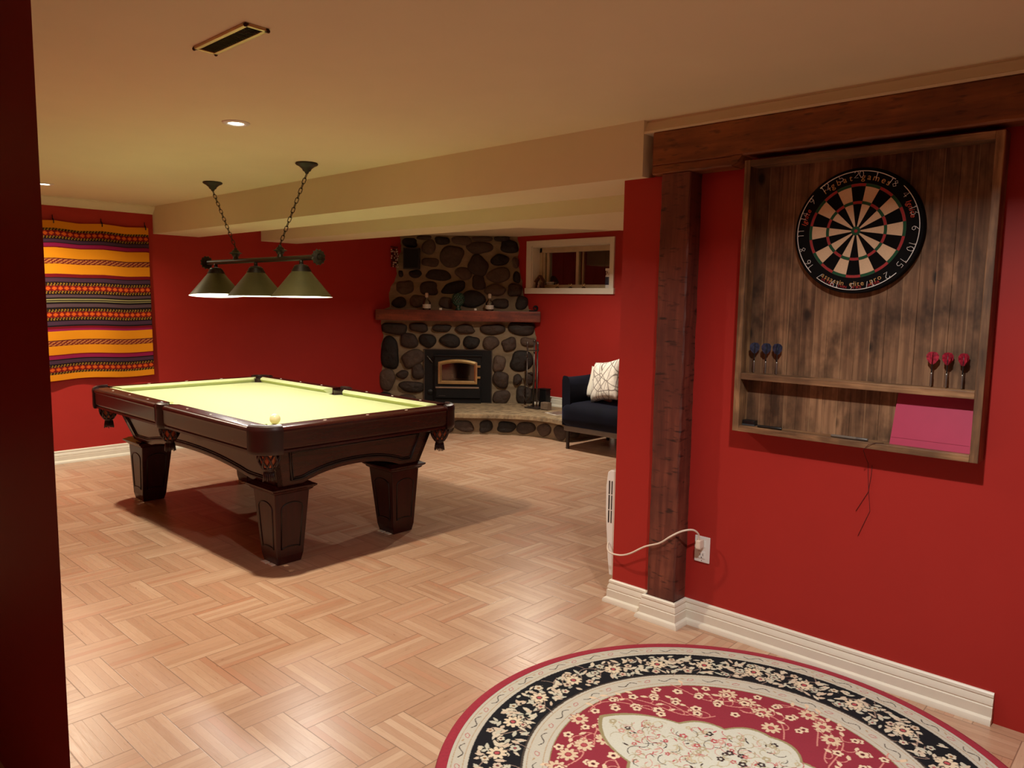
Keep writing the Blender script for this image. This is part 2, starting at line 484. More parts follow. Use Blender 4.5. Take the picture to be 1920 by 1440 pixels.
struct(MB().sweep([(1.5, 2.965), (-1.888, 2.965)], [(o, ZC+h) for o, h in CR2]), 'trim_2', CEIL, smooth=True, auto=.5)

# window in the back wall
win = bpy.data.objects.new('window_1', None); COL.objects.link(win); win.location = (-5.296, YF, WZ0); WL[win.name] = Vector(win.location); win['kind'] = 'structure'
c = MB()
OX0, OX1, OZ0, OZ1 = -5.925, -4.688, 1.516, 2.12
c.cbox(OX0, WX0+.004, YF-.022, YF+.002, WZ0, OZ1, .004); c.cbox(WX1-.004, OX1, YF-.022, YF+.002, WZ0, OZ1, .004)
c.cbox(WX0, WX1, YF-.022, YF+.002, WZ1-.004, OZ1, .004)
c.build('window_casing', WHITE, win)
MB().cbox(OX0-.012, OX1+.012, YF-.032, YF+.19, OZ0, WZ0+.004, .005).build('window_sill', WHITE, win)
c = MB().box(WX0-.001, WX0+.012, YF, YF+.19, WZ0, WZ1); c.box(WX1-.012, WX1+.001, YF, YF+.19, WZ0, WZ1); c.box(WX0, WX1, YF, YF+.19, WZ1-.014, WZ1+.001)
c.build('jamb_lining', WHITE, win)
ALU = plain('champagne_aluminium', s2l(198, 182, 150), .45, .3)
y0, y1 = YF+.12, YF+.18
c = MB()
c.box(WX0+.012, WX0+.05, y0, y1, WZ0, WZ1-.01); c.box(WX1-.05, WX1-.012, y0, y1, WZ0, WZ1-.01)
c.box(WX0+.012, WX1-.012, y0, y1, WZ1-.07, WZ1-.012); c.box(WX0+.012, WX1-.012, y0, y1, WZ0+.004, WZ0+.045)
c.box(WX0+.05, WX0+.075, y0+.02, y1-.01, WZ0+.045, WZ1-.07)
c.build('window_frame', ALU, win, bevel=.003)
xm = -5.29
c = MB().box(xm-.018, xm+.018, y0+.005, y1, WZ0+.04, WZ1-.065); c.box(xm+.05, xm+.075, y0+.03, y1, WZ0+.045, WZ1-.07)
c.box(WX0+.095, WX0+.13, y0+.03, y1, WZ0+.045, WZ1-.07)
c.build('meeting_rail', ALU, win, bevel=.003)
PANE = glass('window_glass', (.92, .95, .93), .2)
MB().box(WX0+.05, xm, y0+.045, y0+.049, WZ0+.04, WZ1-.065).build('pane', PANE, win)
MB().box(xm, WX1-.05, y0+.030, y0+.034, WZ0+.04, WZ1-.065).build('pane', PANE, win)
FENCE = wood('dark_red_boards', s2l(36, 14, 12), s2l(60, 24, 20), s2l(84, 38, 32), 'Z', .7, .6)
c = MB()
xx = -7.6
while xx < -3.2:
    c.box(xx, xx+.148, YF+.62+.01*random.random(), YF+.65, .6, 3.0); xx += .156
struct(c, 'exterior_boards', FENCE)
c = MB().box(-7.6, -3.2, YF+.2, YF+.62, .5, 1.4)
struct(c, 'exterior_ground', plain('window_well_gravel', s2l(90, 84, 76), .9, var=.4, scale=60))

# ------------------------------------------------------------------ camera
yw_, pt_, rl_ = -.7455, -.1097, .0155
fw = Vector((math.sin(yw_)*math.cos(pt_), math.cos(yw_)*math.cos(pt_), math.sin(pt_)))
ri = Vector((math.cos(yw_), -math.sin(yw_), 0)); up = ri.cross(fw)
ri2 = ri*math.cos(rl_)+up*math.sin(rl_); up2 = -ri*math.sin(rl_)+up*math.cos(rl_)
cam = bpy.data.objects.new('camera', bpy.data.cameras.new('camera')); COL.objects.link(cam)
R3 = Matrix((ri2, up2, -fw)).transposed().to_4x4(); R3.translation = Vector((0, 0, 1.431))
cam.matrix_world = R3
cam.data.sensor_width = 36; cam.data.lens = 1416.46/1920*36; cam.data.clip_start = .05
scn.camera = cam

# ------------------------------------------------------------------ lights (the room's own lamps)
WARM = (1.0, .875, .66); SOFT = (1.0, .97, .91); COOL = (1.0, .98, .90)
def area(name, loc, r, power, col):
    L = bpy.data.lights.new(name, 'AREA'); L.shape = 'DISK'; L.size = r*2; L.energy = power; L.color = col; L.spread = 2.55
    o = bpy.data.objects.new(name, L); COL.objects.link(o); o.location = loc; return o
LENS = emit('lit_lamp_lens', (1., .93, .78), 14.)
POTS = [((-3.35, 1.745), 'round recessed ceiling light nearest the brass vent', 34), ((-6.28, 1.79), 'round recessed ceiling light close to the woven wall hanging', 33), ((-.62, 1.62), 'round recessed ceiling light over the flowered rug in front of the dartboard', 34), ((-4.55, 5.25), 'round recessed ceiling light in the alcove before the fieldstone fireplace', 33)]
for (px, py), lab, pw in POTS:
    zc_ = ZC if py < 4.3 else 2.18
    t = empty('recessed_light', (px, py, zc_), lab, 'ceiling light', 'recessed ceiling lights')
    MB().lathe([(.034, -.003), (.036, -.006), (.052, -.007), (.060, -.004), (.062, .0005), (.034, .0005)], (px, py, zc_), n=40, cap=False).build('trim_ring', WHITEP, t, smooth=True)
    MB().lathe([(.0, -.004), (.03, -.0035), (.035, -.002), (.035, .001)], (px, py, zc_), n=32).build('lens', LENS, t, smooth=True)
    area('ceiling_light_glow', (px, py, zc_-.012), .035, pw, SOFT if px > -1 else (1.0, .91, .75) if py > 4 else WARM)
scn.world = bpy.data.worlds.new('night'); scn.world.use_nodes = True
scn.world.node_tree.nodes['Background'].inputs[0].default_value = (.02, .02, .025, 1)
scn.world.node_tree.nodes['Background'].inputs[1].default_value = .3
scn.view_settings.view_transform = 'Standard'; scn.view_settings.look = 'None'
scn.view_settings.gamma = 1; scn.view_settings.use_curve_mapping = False
scn.view_settings.exposure = 0.
scn.cycles.use_denoising = True
scn.cycles.sample_clamp_indirect = 4.
scn.cycles.max_bounces = 10; scn.cycles.diffuse_bounces = 6
# ------------------------------------------------------------------ pool table
TX0, TX1, TY0, TY1 = -5.742, -3.368, 1.842, 3.192
TXM, TYM = (TX0+TX1)/2, (TY0+TY1)/2
ZR = .786
tb = empty('pool_table', (TXM, TYM, 0), 'mahogany pool table with yellow-green felt, tapered legs and fringed leather pockets', 'pool table')
# bed of slate under the cloth, with corners and side notches cut for the pockets
def bed_poly(z, g=.0):
    x0, x1, y0, y1 = TX0+.105-g, TX1-.105+g, TY0+.105-g, TY1-.105+g; c = .10; s = .055; d = .045
    return [(x0+c, y0, z), (TXM-s, y0, z), (TXM-s*.7, y0+d, z), (TXM+s*.7, y0+d, z), (TXM+s, y0, z), (x1-c, y0, z), (x1, y0+c, z), (x1, y1-c, z), (x1-c, y1, z),
            (TXM+s, y1, z), (TXM+s*.7, y1-d, z), (TXM-s*.7, y1-d, z), (TXM-s, y1, z), (x0+c, y1, z), (x0, y1-c, z), (x0, y0+c, z)]
MB().prism(bed_poly(.722), (0, 0, .027)).build('playing_surface', FELT, tb)
RP = [(.016, .648), (.004, .652), (.003, .664), (.008, .668), (.004, .675), (.0, .684), (.0, .752), (-.002, .757), (-.0045, .762), (-.0045, .772), (0, .779), (.007, .784), (.02, .7865), (.092, .787), (.092, .648)]
CP = [(.092, .786), (.125, .7825), (.137, .777), (.1385, .772), (.118, .749), (.092, .749)]
def extrude(mb, prof, a, b, axis, edge, sgn, mitre=0.):
    """profile (distance in from the outer edge, z) run along axis from a to b"""
    n = len(prof); vs = []
    for t, sg in ((a, 1), (b, -1)):
        for d, z in prof:
            tt = t+sg*mitre*max(0, d-.092)
            vs.append((tt, edge+sgn*d, z) if axis == 'X' else (edge+sgn*d, tt, z))
    fs = [tuple(range(n)), tuple(range(2*n-1, n-1, -1))]+[(i, i+n, (i+1) % n+n, (i+1) % n) for i in range(n)]
    mb.add(vs, fs)
CC, SP = .122, .064      # corner and side pocket cut-offs
rails = [('X', TX0+CC, TXM-SP, TY0, 1), ('X', TXM+SP, TX1-CC, TY0, 1), ('X', TX0+CC, TXM-SP, TY1, -1), ('X', TXM+SP, TX1-CC, TY1, -1),
         ('Y', TY0+CC, TY1-CC, TX0, 1), ('Y', TY0+CC, TY1-CC, TX1, -1)]
for ax_, a, b, e, sg in rails:
    m = MB(); extrude(m, RP, a, b, ax_, e, sg)
    r = m.build('rail', MAHOG if ax_ == 'X' else MAHOGY, tb, smooth=True, auto=.45)
    m = MB(); extrude(m, CP, a+.008, b-.008, ax_, e, sg, 1.0)
    m.build('cushion', FELT, tb, smooth=True, auto=.6)
    for k in range(3):
        t = a+(b-a)*(k+1)/4 if ax_ == 'Y' else a-.03+(b-a+.06)*(k+.85)/3.7
        p = (t, e+sg*.048) if ax_ == 'X' else (e+sg*.048, t)
        l, w = (.012, .007) if ax_ == 'X' else (.007, .012)
        MB().prism([(p[0]-l, p[1], .7865), (p[0], p[1]-w, .7865), (p[0]+l, p[1], .7865), (p[0], p[1]+w, .7865)], (0, 0, .0012)).build('sight_inlay', IVORY, r)
def pocket(cx, cy, a0, a1, R, name_dir):
    """casting (arc of leather-covered wood), cup and net; centre cx,cy; arc from a0 to a1"""
    m = MB(); N = 18; prof = [(R-.03, .646), (R+.002, .646), (R+.006, .652), (R+.008, .67), (R+.007, .75), (R+.009, .765), (R+.008, .776), (R+.002, .789), (R-.010, .796), (R-.022, .798), (R-.03, .793)]
    n = len(prof); vs = []
    for i in range(N+1):
        a = a0+(a1-a0)*i/N
        vs += [(cx+r*math.cos(a), cy+r*math.sin(a), z) for r, z in prof]
    fs = [tuple(range(n)), tuple(range(N*n+n-1, N*n-1, -1))]
    for i in range(N):
        fs += [(i*n+k, (i+1)*n+k, (i+1)*n+(k+1) % n, i*n+(k+1) % n) for k in range(n)]
    m.add(vs, fs)
    p = m.build('pocket', LEATHER, tb, smooth=True, auto=.6)
    am = (a0+a1)/2; k = R-.062
    qx, qy = cx+k*math.cos(am)*.62, cy+k*math.sin(am)*.62
    MB().lathe([(.060, .775), (.057, .70), (.056, .645), (.052, .645), (.052, .70), (.055, .774)], (qx, qy, 0), n=28, cap=False).build('pocket_cup', LEATHER, p, smooth=True)
    MB().lathe([(.040, .63), (.042, .60), (.036, .575), (.02, .562), (.0, .56)], (qx, qy, 0), n=20, cap=False).build('pocket_lining', COPPERL, p, smooth=True)
    m = MB(); S = 9
    for k2 in range(S):
        for dr in (-1, 1):
            pts = []
            for i in range(9):
                t = i/8; aa = 2*PI*k2/S+dr*t*.75
                rr = .054-.004*math.sin(t*PI)*-1-.026*t**2.2
                pts.append((qx+rr*math.cos(aa), qy+rr*math.sin(aa), .648-.085*t))
            m.tube(pts, .0052, 6)
    for z, rr in ((.646, .055), (.566, .030)):
        m.tube([(qx+rr*math.cos(2*PI*i/20), qy+rr*math.sin(2*PI*i/20), z) for i in range(20)], .007, 6, closed=True)
    m.build('pocket_net', LEATHER, p, smooth=True)
    m = MB()
    m.lathe([(.030, .568), (.026, .556), (.024, .545), (.027, .54)], (qx, qy, 0), n=16)
    for k2 in range(16):
        aa = 2*PI*k2/16; l = .496+.012*random.random()
        m.tube([(qx+.022*math.cos(aa), qy+.022*math.sin(aa), .548), (qx+.025*math.cos(aa), qy+.025*math.sin(aa), .525), (qx+.030*math.cos(aa), qy+.030*math.sin(aa), l)], [.005, .0055, .003], 5)
    m.build('tassel', LEATHER, p, smooth=True)
RC = .122
pocket(TX0+RC, TY0+RC, PI, 1.5*PI, RC, 0); pocket(TX1-RC, TY0+RC, 1.5*PI, 2*PI, RC, 0)
pocket(TX1-RC, TY1-RC, 0, .5*PI, RC, 0); pocket(TX0+RC, TY1-RC, .5*PI, PI, RC, 0)
pocket(TXM, TY0+.068, 1.18*PI, 1.82*PI, .076, 0); pocket(TXM, TY1-.068, .18*PI, .82*PI, .076, 0)
# cabinet: sloping sides with an arched lower edge
ct = (TX0+.165, TX1-.12, TY0+.13, TY1-.13); cb = (TX0+.285, TX1-.178, TY0+.192, TY1-.192)
ZT, ZB = .655, .432
def arch(t):     # lower edge of a side, t 0..1
    u = abs(t-.5)*2
    return ZB+.062*(1-max(0, (u-.0)/.70)**2.2) if u < .70 else ZB
def side(mb, long, near, th=.03):
    N = 40; vs = []
    for inner in (0, 1):
        for i in range(N+1):
            t = i/N
            for z in (ZT, None):
                zz = ZT if z else arch(t)
                w = (ZT-zz)/(ZT-ZB)
                if long:
                    x = (ct[0]+(cb[0]-ct[0])*w)*(1-t)+(ct[1]+(cb[1]-ct[1])*w)*t
                    y = (ct[2]+(cb[2]-ct[2])*w+inner*th) if near else (ct[3]+(cb[3]-ct[3])*w-inner*th)
                else:
                    y = (ct[2]+(cb[2]-ct[2])*w)*(1-t)+(ct[3]+(cb[3]-ct[3])*w)*t
                    x = (ct[1]+(cb[1]-ct[1])*w-inner*th) if near else (ct[0]+(cb[0]-ct[0])*w+inner*th)
                vs.append((x, y, zz))
    k = 2*(N+1); fs = []
    for i in range(N):
        a = 2*i
        fs += [(a, a+1, a+3, a+2), (k+a, k+a+2, k+a+3, k+a+1), (a+1, k+a+1, k+a+3, a+3), (a, a+2, k+a+2, k+a)]
    fs += [(0, k, k+1, 1), (2*N, 2*N+1, k+2*N+1, k+2*N)]
    mb.add(vs, fs)
def on_side(long, near, t, z, off):
    w = (ZT-z)/(ZT-ZB)
    if long:
        x = (ct[0]+(cb[0]-ct[0])*w)*(1-t)+(ct[1]+(cb[1]-ct[1])*w)*t
        return (x, ct[2]+(cb[2]-ct[2])*w-off, z) if near else (x, ct[3]+(cb[3]-ct[3])*w+off, z)
    y = (ct[2]+(cb[2]-ct[2])*w)*(1-t)+(ct[3]+(cb[3]-ct[3])*w)*t
    return (ct[1]+(cb[1]-ct[1])*w+off, y, z) if near else (ct[0]+(cb[0]-ct[0])*w-off, y, z)
for long in (True, False):
    for near in (True, False):
        m = MB(); side(m, long, near)
        s = m.build('cabinet_side', MAHOG if long else MAHOGY, tb)
        a, b = (.045, .955) if long else (.085, .915)
        lo = [(a+(b-a)*i/36, arch(a+(b-a)*i/36)+.030) for i in range(37)]
        path = [on_side(long, near, t, z, .002) for t, z in [(a, .63)]+lo+[(b, .63)]]
        mm = MB().tube(path, .0075, 8, closed=True)
        path = [on_side(long, near, t, z, .001) for t, z in [(a+.012, .618)]+[(a+.012+(b-a-.024)*i/36, arch(a+.012+(b-a-.024)*i/36)+.042) for i in range(37)]+[(b-.012, .618)]]
        mm.tube(path, .005, 6, closed=True)
        mm.build('panel_moulding', GROOVE, s, smooth=True)
MB().box(ct[0]+.02, ct[1]-.02, ct[2]+.02, ct[3]-.02, .655, .722).build('slate_frame', MAHOG, tb)
LEGS = [((-3.632, 2.103), (-3.676, 2.128)), ((-3.632, 2.885), (-3.676, 2.906)), ((-5.425, 2.112), (-5.436, 2.135)), ((-5.425, 2.885), (-5.436, 2.906))]
for (bx, by), (tx, ty) in LEGS:
    m = MB(); hb, ht = .077, .116; hty = .104
    ring = lambda cx, cy, hx, hy, z: [(cx-hx, cy-hy, z), (cx+hx, cy-hy, z), (cx+hx, cy+hy, z), (cx-hx, cy+hy, z)]
    f0 = .10; lx, ly = bx+(tx-bx)*f0, by+(ty-by)*f0
    rs = [ring(bx, by, hb-.006, hb-.006, 0), ring(lx, ly, hb+.004, hb+.004, .045), ring(tx, ty, ht, hty, .392)]
    m.add([p for r in rs for p in r], [(3, 2, 1, 0), (8, 9, 10, 11)]+[(i*4+k, i*4+(k+1) % 4, i*4+4+(k+1) % 4, i*4+4+k) for i in range(2) for k in range(4)])
    lg = m.build('leg', MAHOGZ, tb, bevel=.005)
    m = MB(); prof = [(ht, .385), (ht+.012, .394), (ht+.016, .402), (ht+.030, .412), (ht+.031, .420), (ht+.012, .428), (ht, .436)]
    vs = []; 
    for h, z in prof: vs += ring(tx, ty, h, h-.012, z)
    n = len(prof)
    m.add(vs, [(3, 2, 1, 0), tuple(4*(n-1)+k for k in range(4))]+[(i*4+k, i*4+(k+1) % 4, i*4+4+(k+1) % 4, i*4+4+k) for i in range(n-1) for k in range(4)])
    m.build('leg_cap', MAHOG, lg)
    # arched panel outline on each face
    m = MB()
    def face_pt(fx, s, z):
        w = (z-.045)/(.392-.045); cx_, cy_ = lx+(tx-lx)*w, ly+(ty-ly)*w; hx = hb+.004+(ht-hb-.004)*w; hy = hb+.004+(hty-hb-.004)*w
        return {0: (cx_+s*hx, cy_-hy, z), 1: (cx_+hx, cy_+s*hy, z), 2: (cx_+s*hx, cy_+hy, z), 3: (cx_-hx, cy_+s*hy, z)}[fx]
    for fx in range(4):
        out = [(-.66, .085), (-.66, .300)]+[(-.66*math.cos(PI*i/12), .300+.036*math.sin(PI*i/12)) for i in range(1, 12)]+[(.66, .300), (.66, .085)]
        out += [(.66*math.cos(PI*i/8), .085+.012*math.sin(PI*i/8)) for i in range(1, 8)]
        m.tube([face_pt(fx, s, z) for s, z in out], .0042, 6, closed=True)
    m.build('panel_moulding', GROOVE, lg, smooth=True)
    MB().cbox(bx-.06, bx-.01, by-hb-.022, by-hb+.03, 0, .004, .0015).build('leg_shim', IVORY, lg)
    MB().cbox(bx+.005, bx+.05, by-hb-.018, by-hb+.03, 0, .004, .0015).build('leg_shim', IVORY, lg)
cb_ = MB().ball((-3.665, 2.092, .7495+.0286), .0286, 28).build('cue_ball', plain('cream_ball', s2l(206, 194, 158), .14, var=.01), loc=(-3.665, 2.092, .7495), smooth=True)
tag(cb_, 'cream coloured cue ball on the felt near the front corner', 'billiard ball')

# ------------------------------------------------------------------ lamp over the table
LY = 2.52
BRZ = plain('olive_bronze_shade', s2l(70, 66, 38), .4, .4, var=.12)
BRZD = plain('dark_bronze', s2l(48, 44, 32), .42, .6, var=.25)
SHIN = plain('white_enamel', s2l(240, 238, 230), .5, var=.0)
lamp = empty('billiard_lamp', (-4.6, LY, 1.43), 'three-shade bronze bar lamp hanging by two chains above the pool table', 'hanging lamp')
BZ = 1.668
MB().lathe([(.016, -5.30), (.016, -3.90)], (0, LY, BZ), 'X', n=20).build('bar', BRZD, lamp, smooth=True, auto=.6)
for sx in (-5.315, -3.885):
    m = MB(); sg = -1 if sx < -4.6 else 1
    n = 24; vs = []; R_ = .043
    prof = [(0, .020), (.012, .018), (.014, .010), (.022, .012), (.040, .004), (.045, -.004), (.040, -.010), (.014, -.012), (.0, -.012)]
    for r, h in prof:
        for k in range(n):
            a = 2*PI*k/n; rr = r*(1+(.10 if k % 2 else -.06)*(r > .02))
            vs.append((sx+sg*h, LY+rr*math.cos(a), BZ+rr*math.sin(a)))
    m.add(vs, [(i*n+k, i*n+(k+1) % n, (i+1)*n+(k+1) % n, (i+1)*n+k) for i in range(len(prof)-1) for k in range(n)])
    m.build('end_rosette', BRZD, lamp, smooth=True, auto=.6)
for cx, hx in ((-5.19, -4.885), (-4.0, -4.315)):
    MB().lathe([(.0, 0), (.062, 0), (.066, -.006), (.062, -.012), (.045, -.02), (.028, -.034), (.022, -.046), (.014, -.05), (.008, -.062), (.0, -.062)], (cx, LY, ZC), n=32).build('ceiling_canopy', BRZD, lamp, smooth=True, auto=.7)
    MB().lathe([(.0, .078), (.010, .074), (.012, .064), (.022, .058), (.026, .048), (.044, .042), (.026, .034), (.022, .022), (.016, .018), (.020, .0), (.0, -.002)], (hx, LY, BZ+.012), n=24).build('hub', BRZD, lamp, smooth=True, auto=.7)
    A = Vector((cx, LY, ZC-.06)); B = Vector((hx, LY, BZ+.088)); d = (B-A); L = d.length; d.normalize()
    u = Vector((0, 1, 0)); w = d.cross(u)
    m = MB(); step = .0345; nl = int(L/step)+1; step = L/nl
    for i in range(nl):
        c0 = A+d*(step*(i+.5)); s = (u+w*.3).normalized() if i % 2 else (w-u*.3).normalized()
        pts = []; hl, hr = step*.34, .0088
        for k in range(7): a = -PI/2+PI*k/6; pts.append(c0+d*(hl+hr*math.cos(a))+s*(hr*math.sin(a)))
        for k in range(7): a = PI/2+PI*k/6; pts.append(c0+d*(-hl+hr*math.cos(a))+s*(hr*math.sin(a)))
        m.tube(pts, .0024, 5, closed=True)
    m.build('chain', BRZD, lamp, smooth=True)
BULB = emit('lit_bulb', COOL, 440.)
for sx, tilt in ((-5.175, 4.6), (-4.62, 1.3), (-4.075, 1.6)):     # the shades hang a little askew
    pv = Matrix.Translation((sx, LY, 1.6)); TM = pv @ Matrix.Rotation(math.radians(tilt), 4, Vector((-.455, -.89, 0))) @ pv.inverted()
    m = MB(TM)
    m.lathe([(.056, 1.588), (.178, 1.438), (.182, 1.434)], (sx, LY, 0), n=48, cap=False)
    m.cur = 1
    m.lathe([(.054, 1.586), (.175, 1.4375), (.182, 1.434)], (sx, LY, 0), n=48, cap=False)
    sh = m.build('lamp_shade', [BRZ, SHIN], lamp, smooth=True, fix=False)
    MB(TM).lathe([(.0, 1.632), (.02, 1.63), (.038, 1.625), (.042, 1.617), (.047, 1.616), (.047, 1.607), (.052, 1.606), (.052, 1.597), (.058, 1.596), (.058, 1.586), (.05, 1.585), (.0, 1.584)], (sx, LY, 0), n=32).build('shade_holder', BRZD, sh, smooth=True, auto=.6)
    MB().lathe([(.011, 1.665), (.013, 1.625)], (sx, LY, 0), n=14).build('stem', BRZD, sh, smooth=True)
    MB(TM).lathe([(.0, 1.468), (.016, 1.472), (.027, 1.49), (.03, 1.51), (.024, 1.535), (.014, 1.55), (.013, 1.585)], (sx, LY, 0), n=20).build('bulb', BULB, sh, smooth=True)
# ------------------------------------------------------------------ woven hanging on the left wall
def hexl(r, g, b): return np.array(s2l(r, g, b))
def tapestry():
    y0, y1, z0, z1 = 1.45, 2.815, .713, 2.03
    ny, nz = 340, 420
    ys = np.linspace(y0, y1, ny); zs = np.linspace(z1, z0, nz)
    Y, Z = np.meshgrid(ys, zs)
    px = 427.5+(z1-Z)/.00478
    col = np.zeros(Y.shape+(3,))
    YEL, BLK, PUR, MAG, CRI, GRY, OLV = (hexl(222, 140, 20), hexl(24, 14, 16), hexl(70, 44, 64), hexl(138, 22, 70), hexl(112, 12, 24), hexl(84, 62, 70), hexl(150, 140, 92))
    bands = [(420, 440, YEL), (440, 457.5, 'P'), (457.5, 459, BLK), (459, 464, PUR), (464, 465.5, BLK), (465.5, 471, MAG), (471, 473, CRI), (473, 491, YEL), (491, 501, 'T'), (501, 518, YEL),
             (518, 524, CRI), (524, 525.3, BLK), (525.3, 532, PUR), (532, 534, BLK), (534, 552, 'P'), (552, 554, BLK), (554, 559, GRY), (559, 561.5, BLK), (561.5, 563, OLV), (563, 565, BLK), (565, 566.5, OLV), (566.5, 570, BLK),
             (570, 576, GRY), (576, 579, BLK), (579, 598, 'P'), (598, 600, BLK), (600, 607, PUR), (607, 609, BLK), (609, 613, CRI), (613, 617, MAG), (617, 633, YEL), (633, 643, 'T'), (643, 658, YEL), (658, 660, CRI), (660, 666, MAG), (666, 668, BLK), (668, 674, PUR), (674, 675.5, BLK), (675.5, 692, 'P'), (692, 720, YEL)]
    PURE = {}
    for a, b, c in bands:
        m = (px >= a) & (px < b)
        if isinstance(c, str):
            t = (px-a)/(b-a)*2-1
            per = .047 if c == 'P' else .04
            u = np.mod((Y-.3)/per, 1)
            if c == 'P':
                bow = np.abs(u-.5)*2
                cc = np.where((np.abs(t) < -.02+.40*bow)[..., None], hexl(206, 84, 20), hexl(120, 20, 16))
                st = np.mod(u*2+np.floor((t+1)*4)*.25, 1)
                edge = np.abs(t) > .52
                cc = np.where(edge[..., None], np.where((st < .38)[..., None], hexl(150, 112, 34), hexl(38, 16, 16)), cc)
                cc = np.where(((np.abs(t) < .5) & (bow < .18))[..., None], hexl(96, 12, 14), cc)
            else:
                st = np.mod(u+np.floor((t+1)*2.5)*.37, 1)
                cc = np.where((st < .45)[..., None], hexl(190, 120, 60), hexl(104, 16, 24))
                cc = np.where((np.abs(t) > .8)[..., None], hexl(70, 12, 24), cc)
            col[m] = cc[m]
        else:
            col[m] = c
    # fine weave lines
    col *= (1-.10*(np.mod(np.arange(nz), 2))[:, None, None])
    f = (z1-Z)/(z1-z0)
    hooks = np.array([1.56, 2.06, 2.43, 2.79])
    sag = np.interp(Y, [1.45, 1.56, 1.8, 2.06, 2.25, 2.43, 2.62, 2.79, 2.815], [0, 0, -.018, 0, -.013, 0, -.013, -.002, -.006])
    Zs = Z+sag*(1-f)**2*1.0+.008*np.sin(Y*9)*f
    X = XW0+.024+.010*np.sin(Y*13+1.5*f)*(.4+.6*f)+.012*f
    V = np.c_[X.ravel(), Y.ravel(), Zs.ravel()]
    idx = np.arange(ny*nz).reshape(nz, ny)
    F = np.c_[idx[:-1, :-1].ravel(), idx[1:, :-1].ravel(), idx[1:, 1:].ravel(), idx[:-1, 1:].ravel()]
    loc = (XW0, 2.1, z0)
    V -= np.array(loc)
    o = paint_mesh('wall_hanging', V, F, col.reshape(-1, 3), painted('handwoven_wool', rough=.95, bscale=500), loc=loc)
    md = o.modifiers.new('cloth', 'SOLIDIFY'); md.thickness = .003; md.offset = 1
    tag(o, 'orange, purple and crimson striped woven hanging on the left wall', 'wall hanging')
    for hy in hooks:
        m = MB().tube([(XW0+.0041, hy, 2.045), (XW0+.028, hy, 2.04), (XW0+.032, hy, 2.03), (XW0+.030, hy, 2.005)], .004, 6)
        m.tube([(XW0+.007, hy, 2.075), (XW0+.012, hy, 2.04), (XW0+.03, hy+.004, 2.012)], .003, 6)
        m.build('clip', BLACKM, o, smooth=True)
XW0 = -7.07
tapestry()

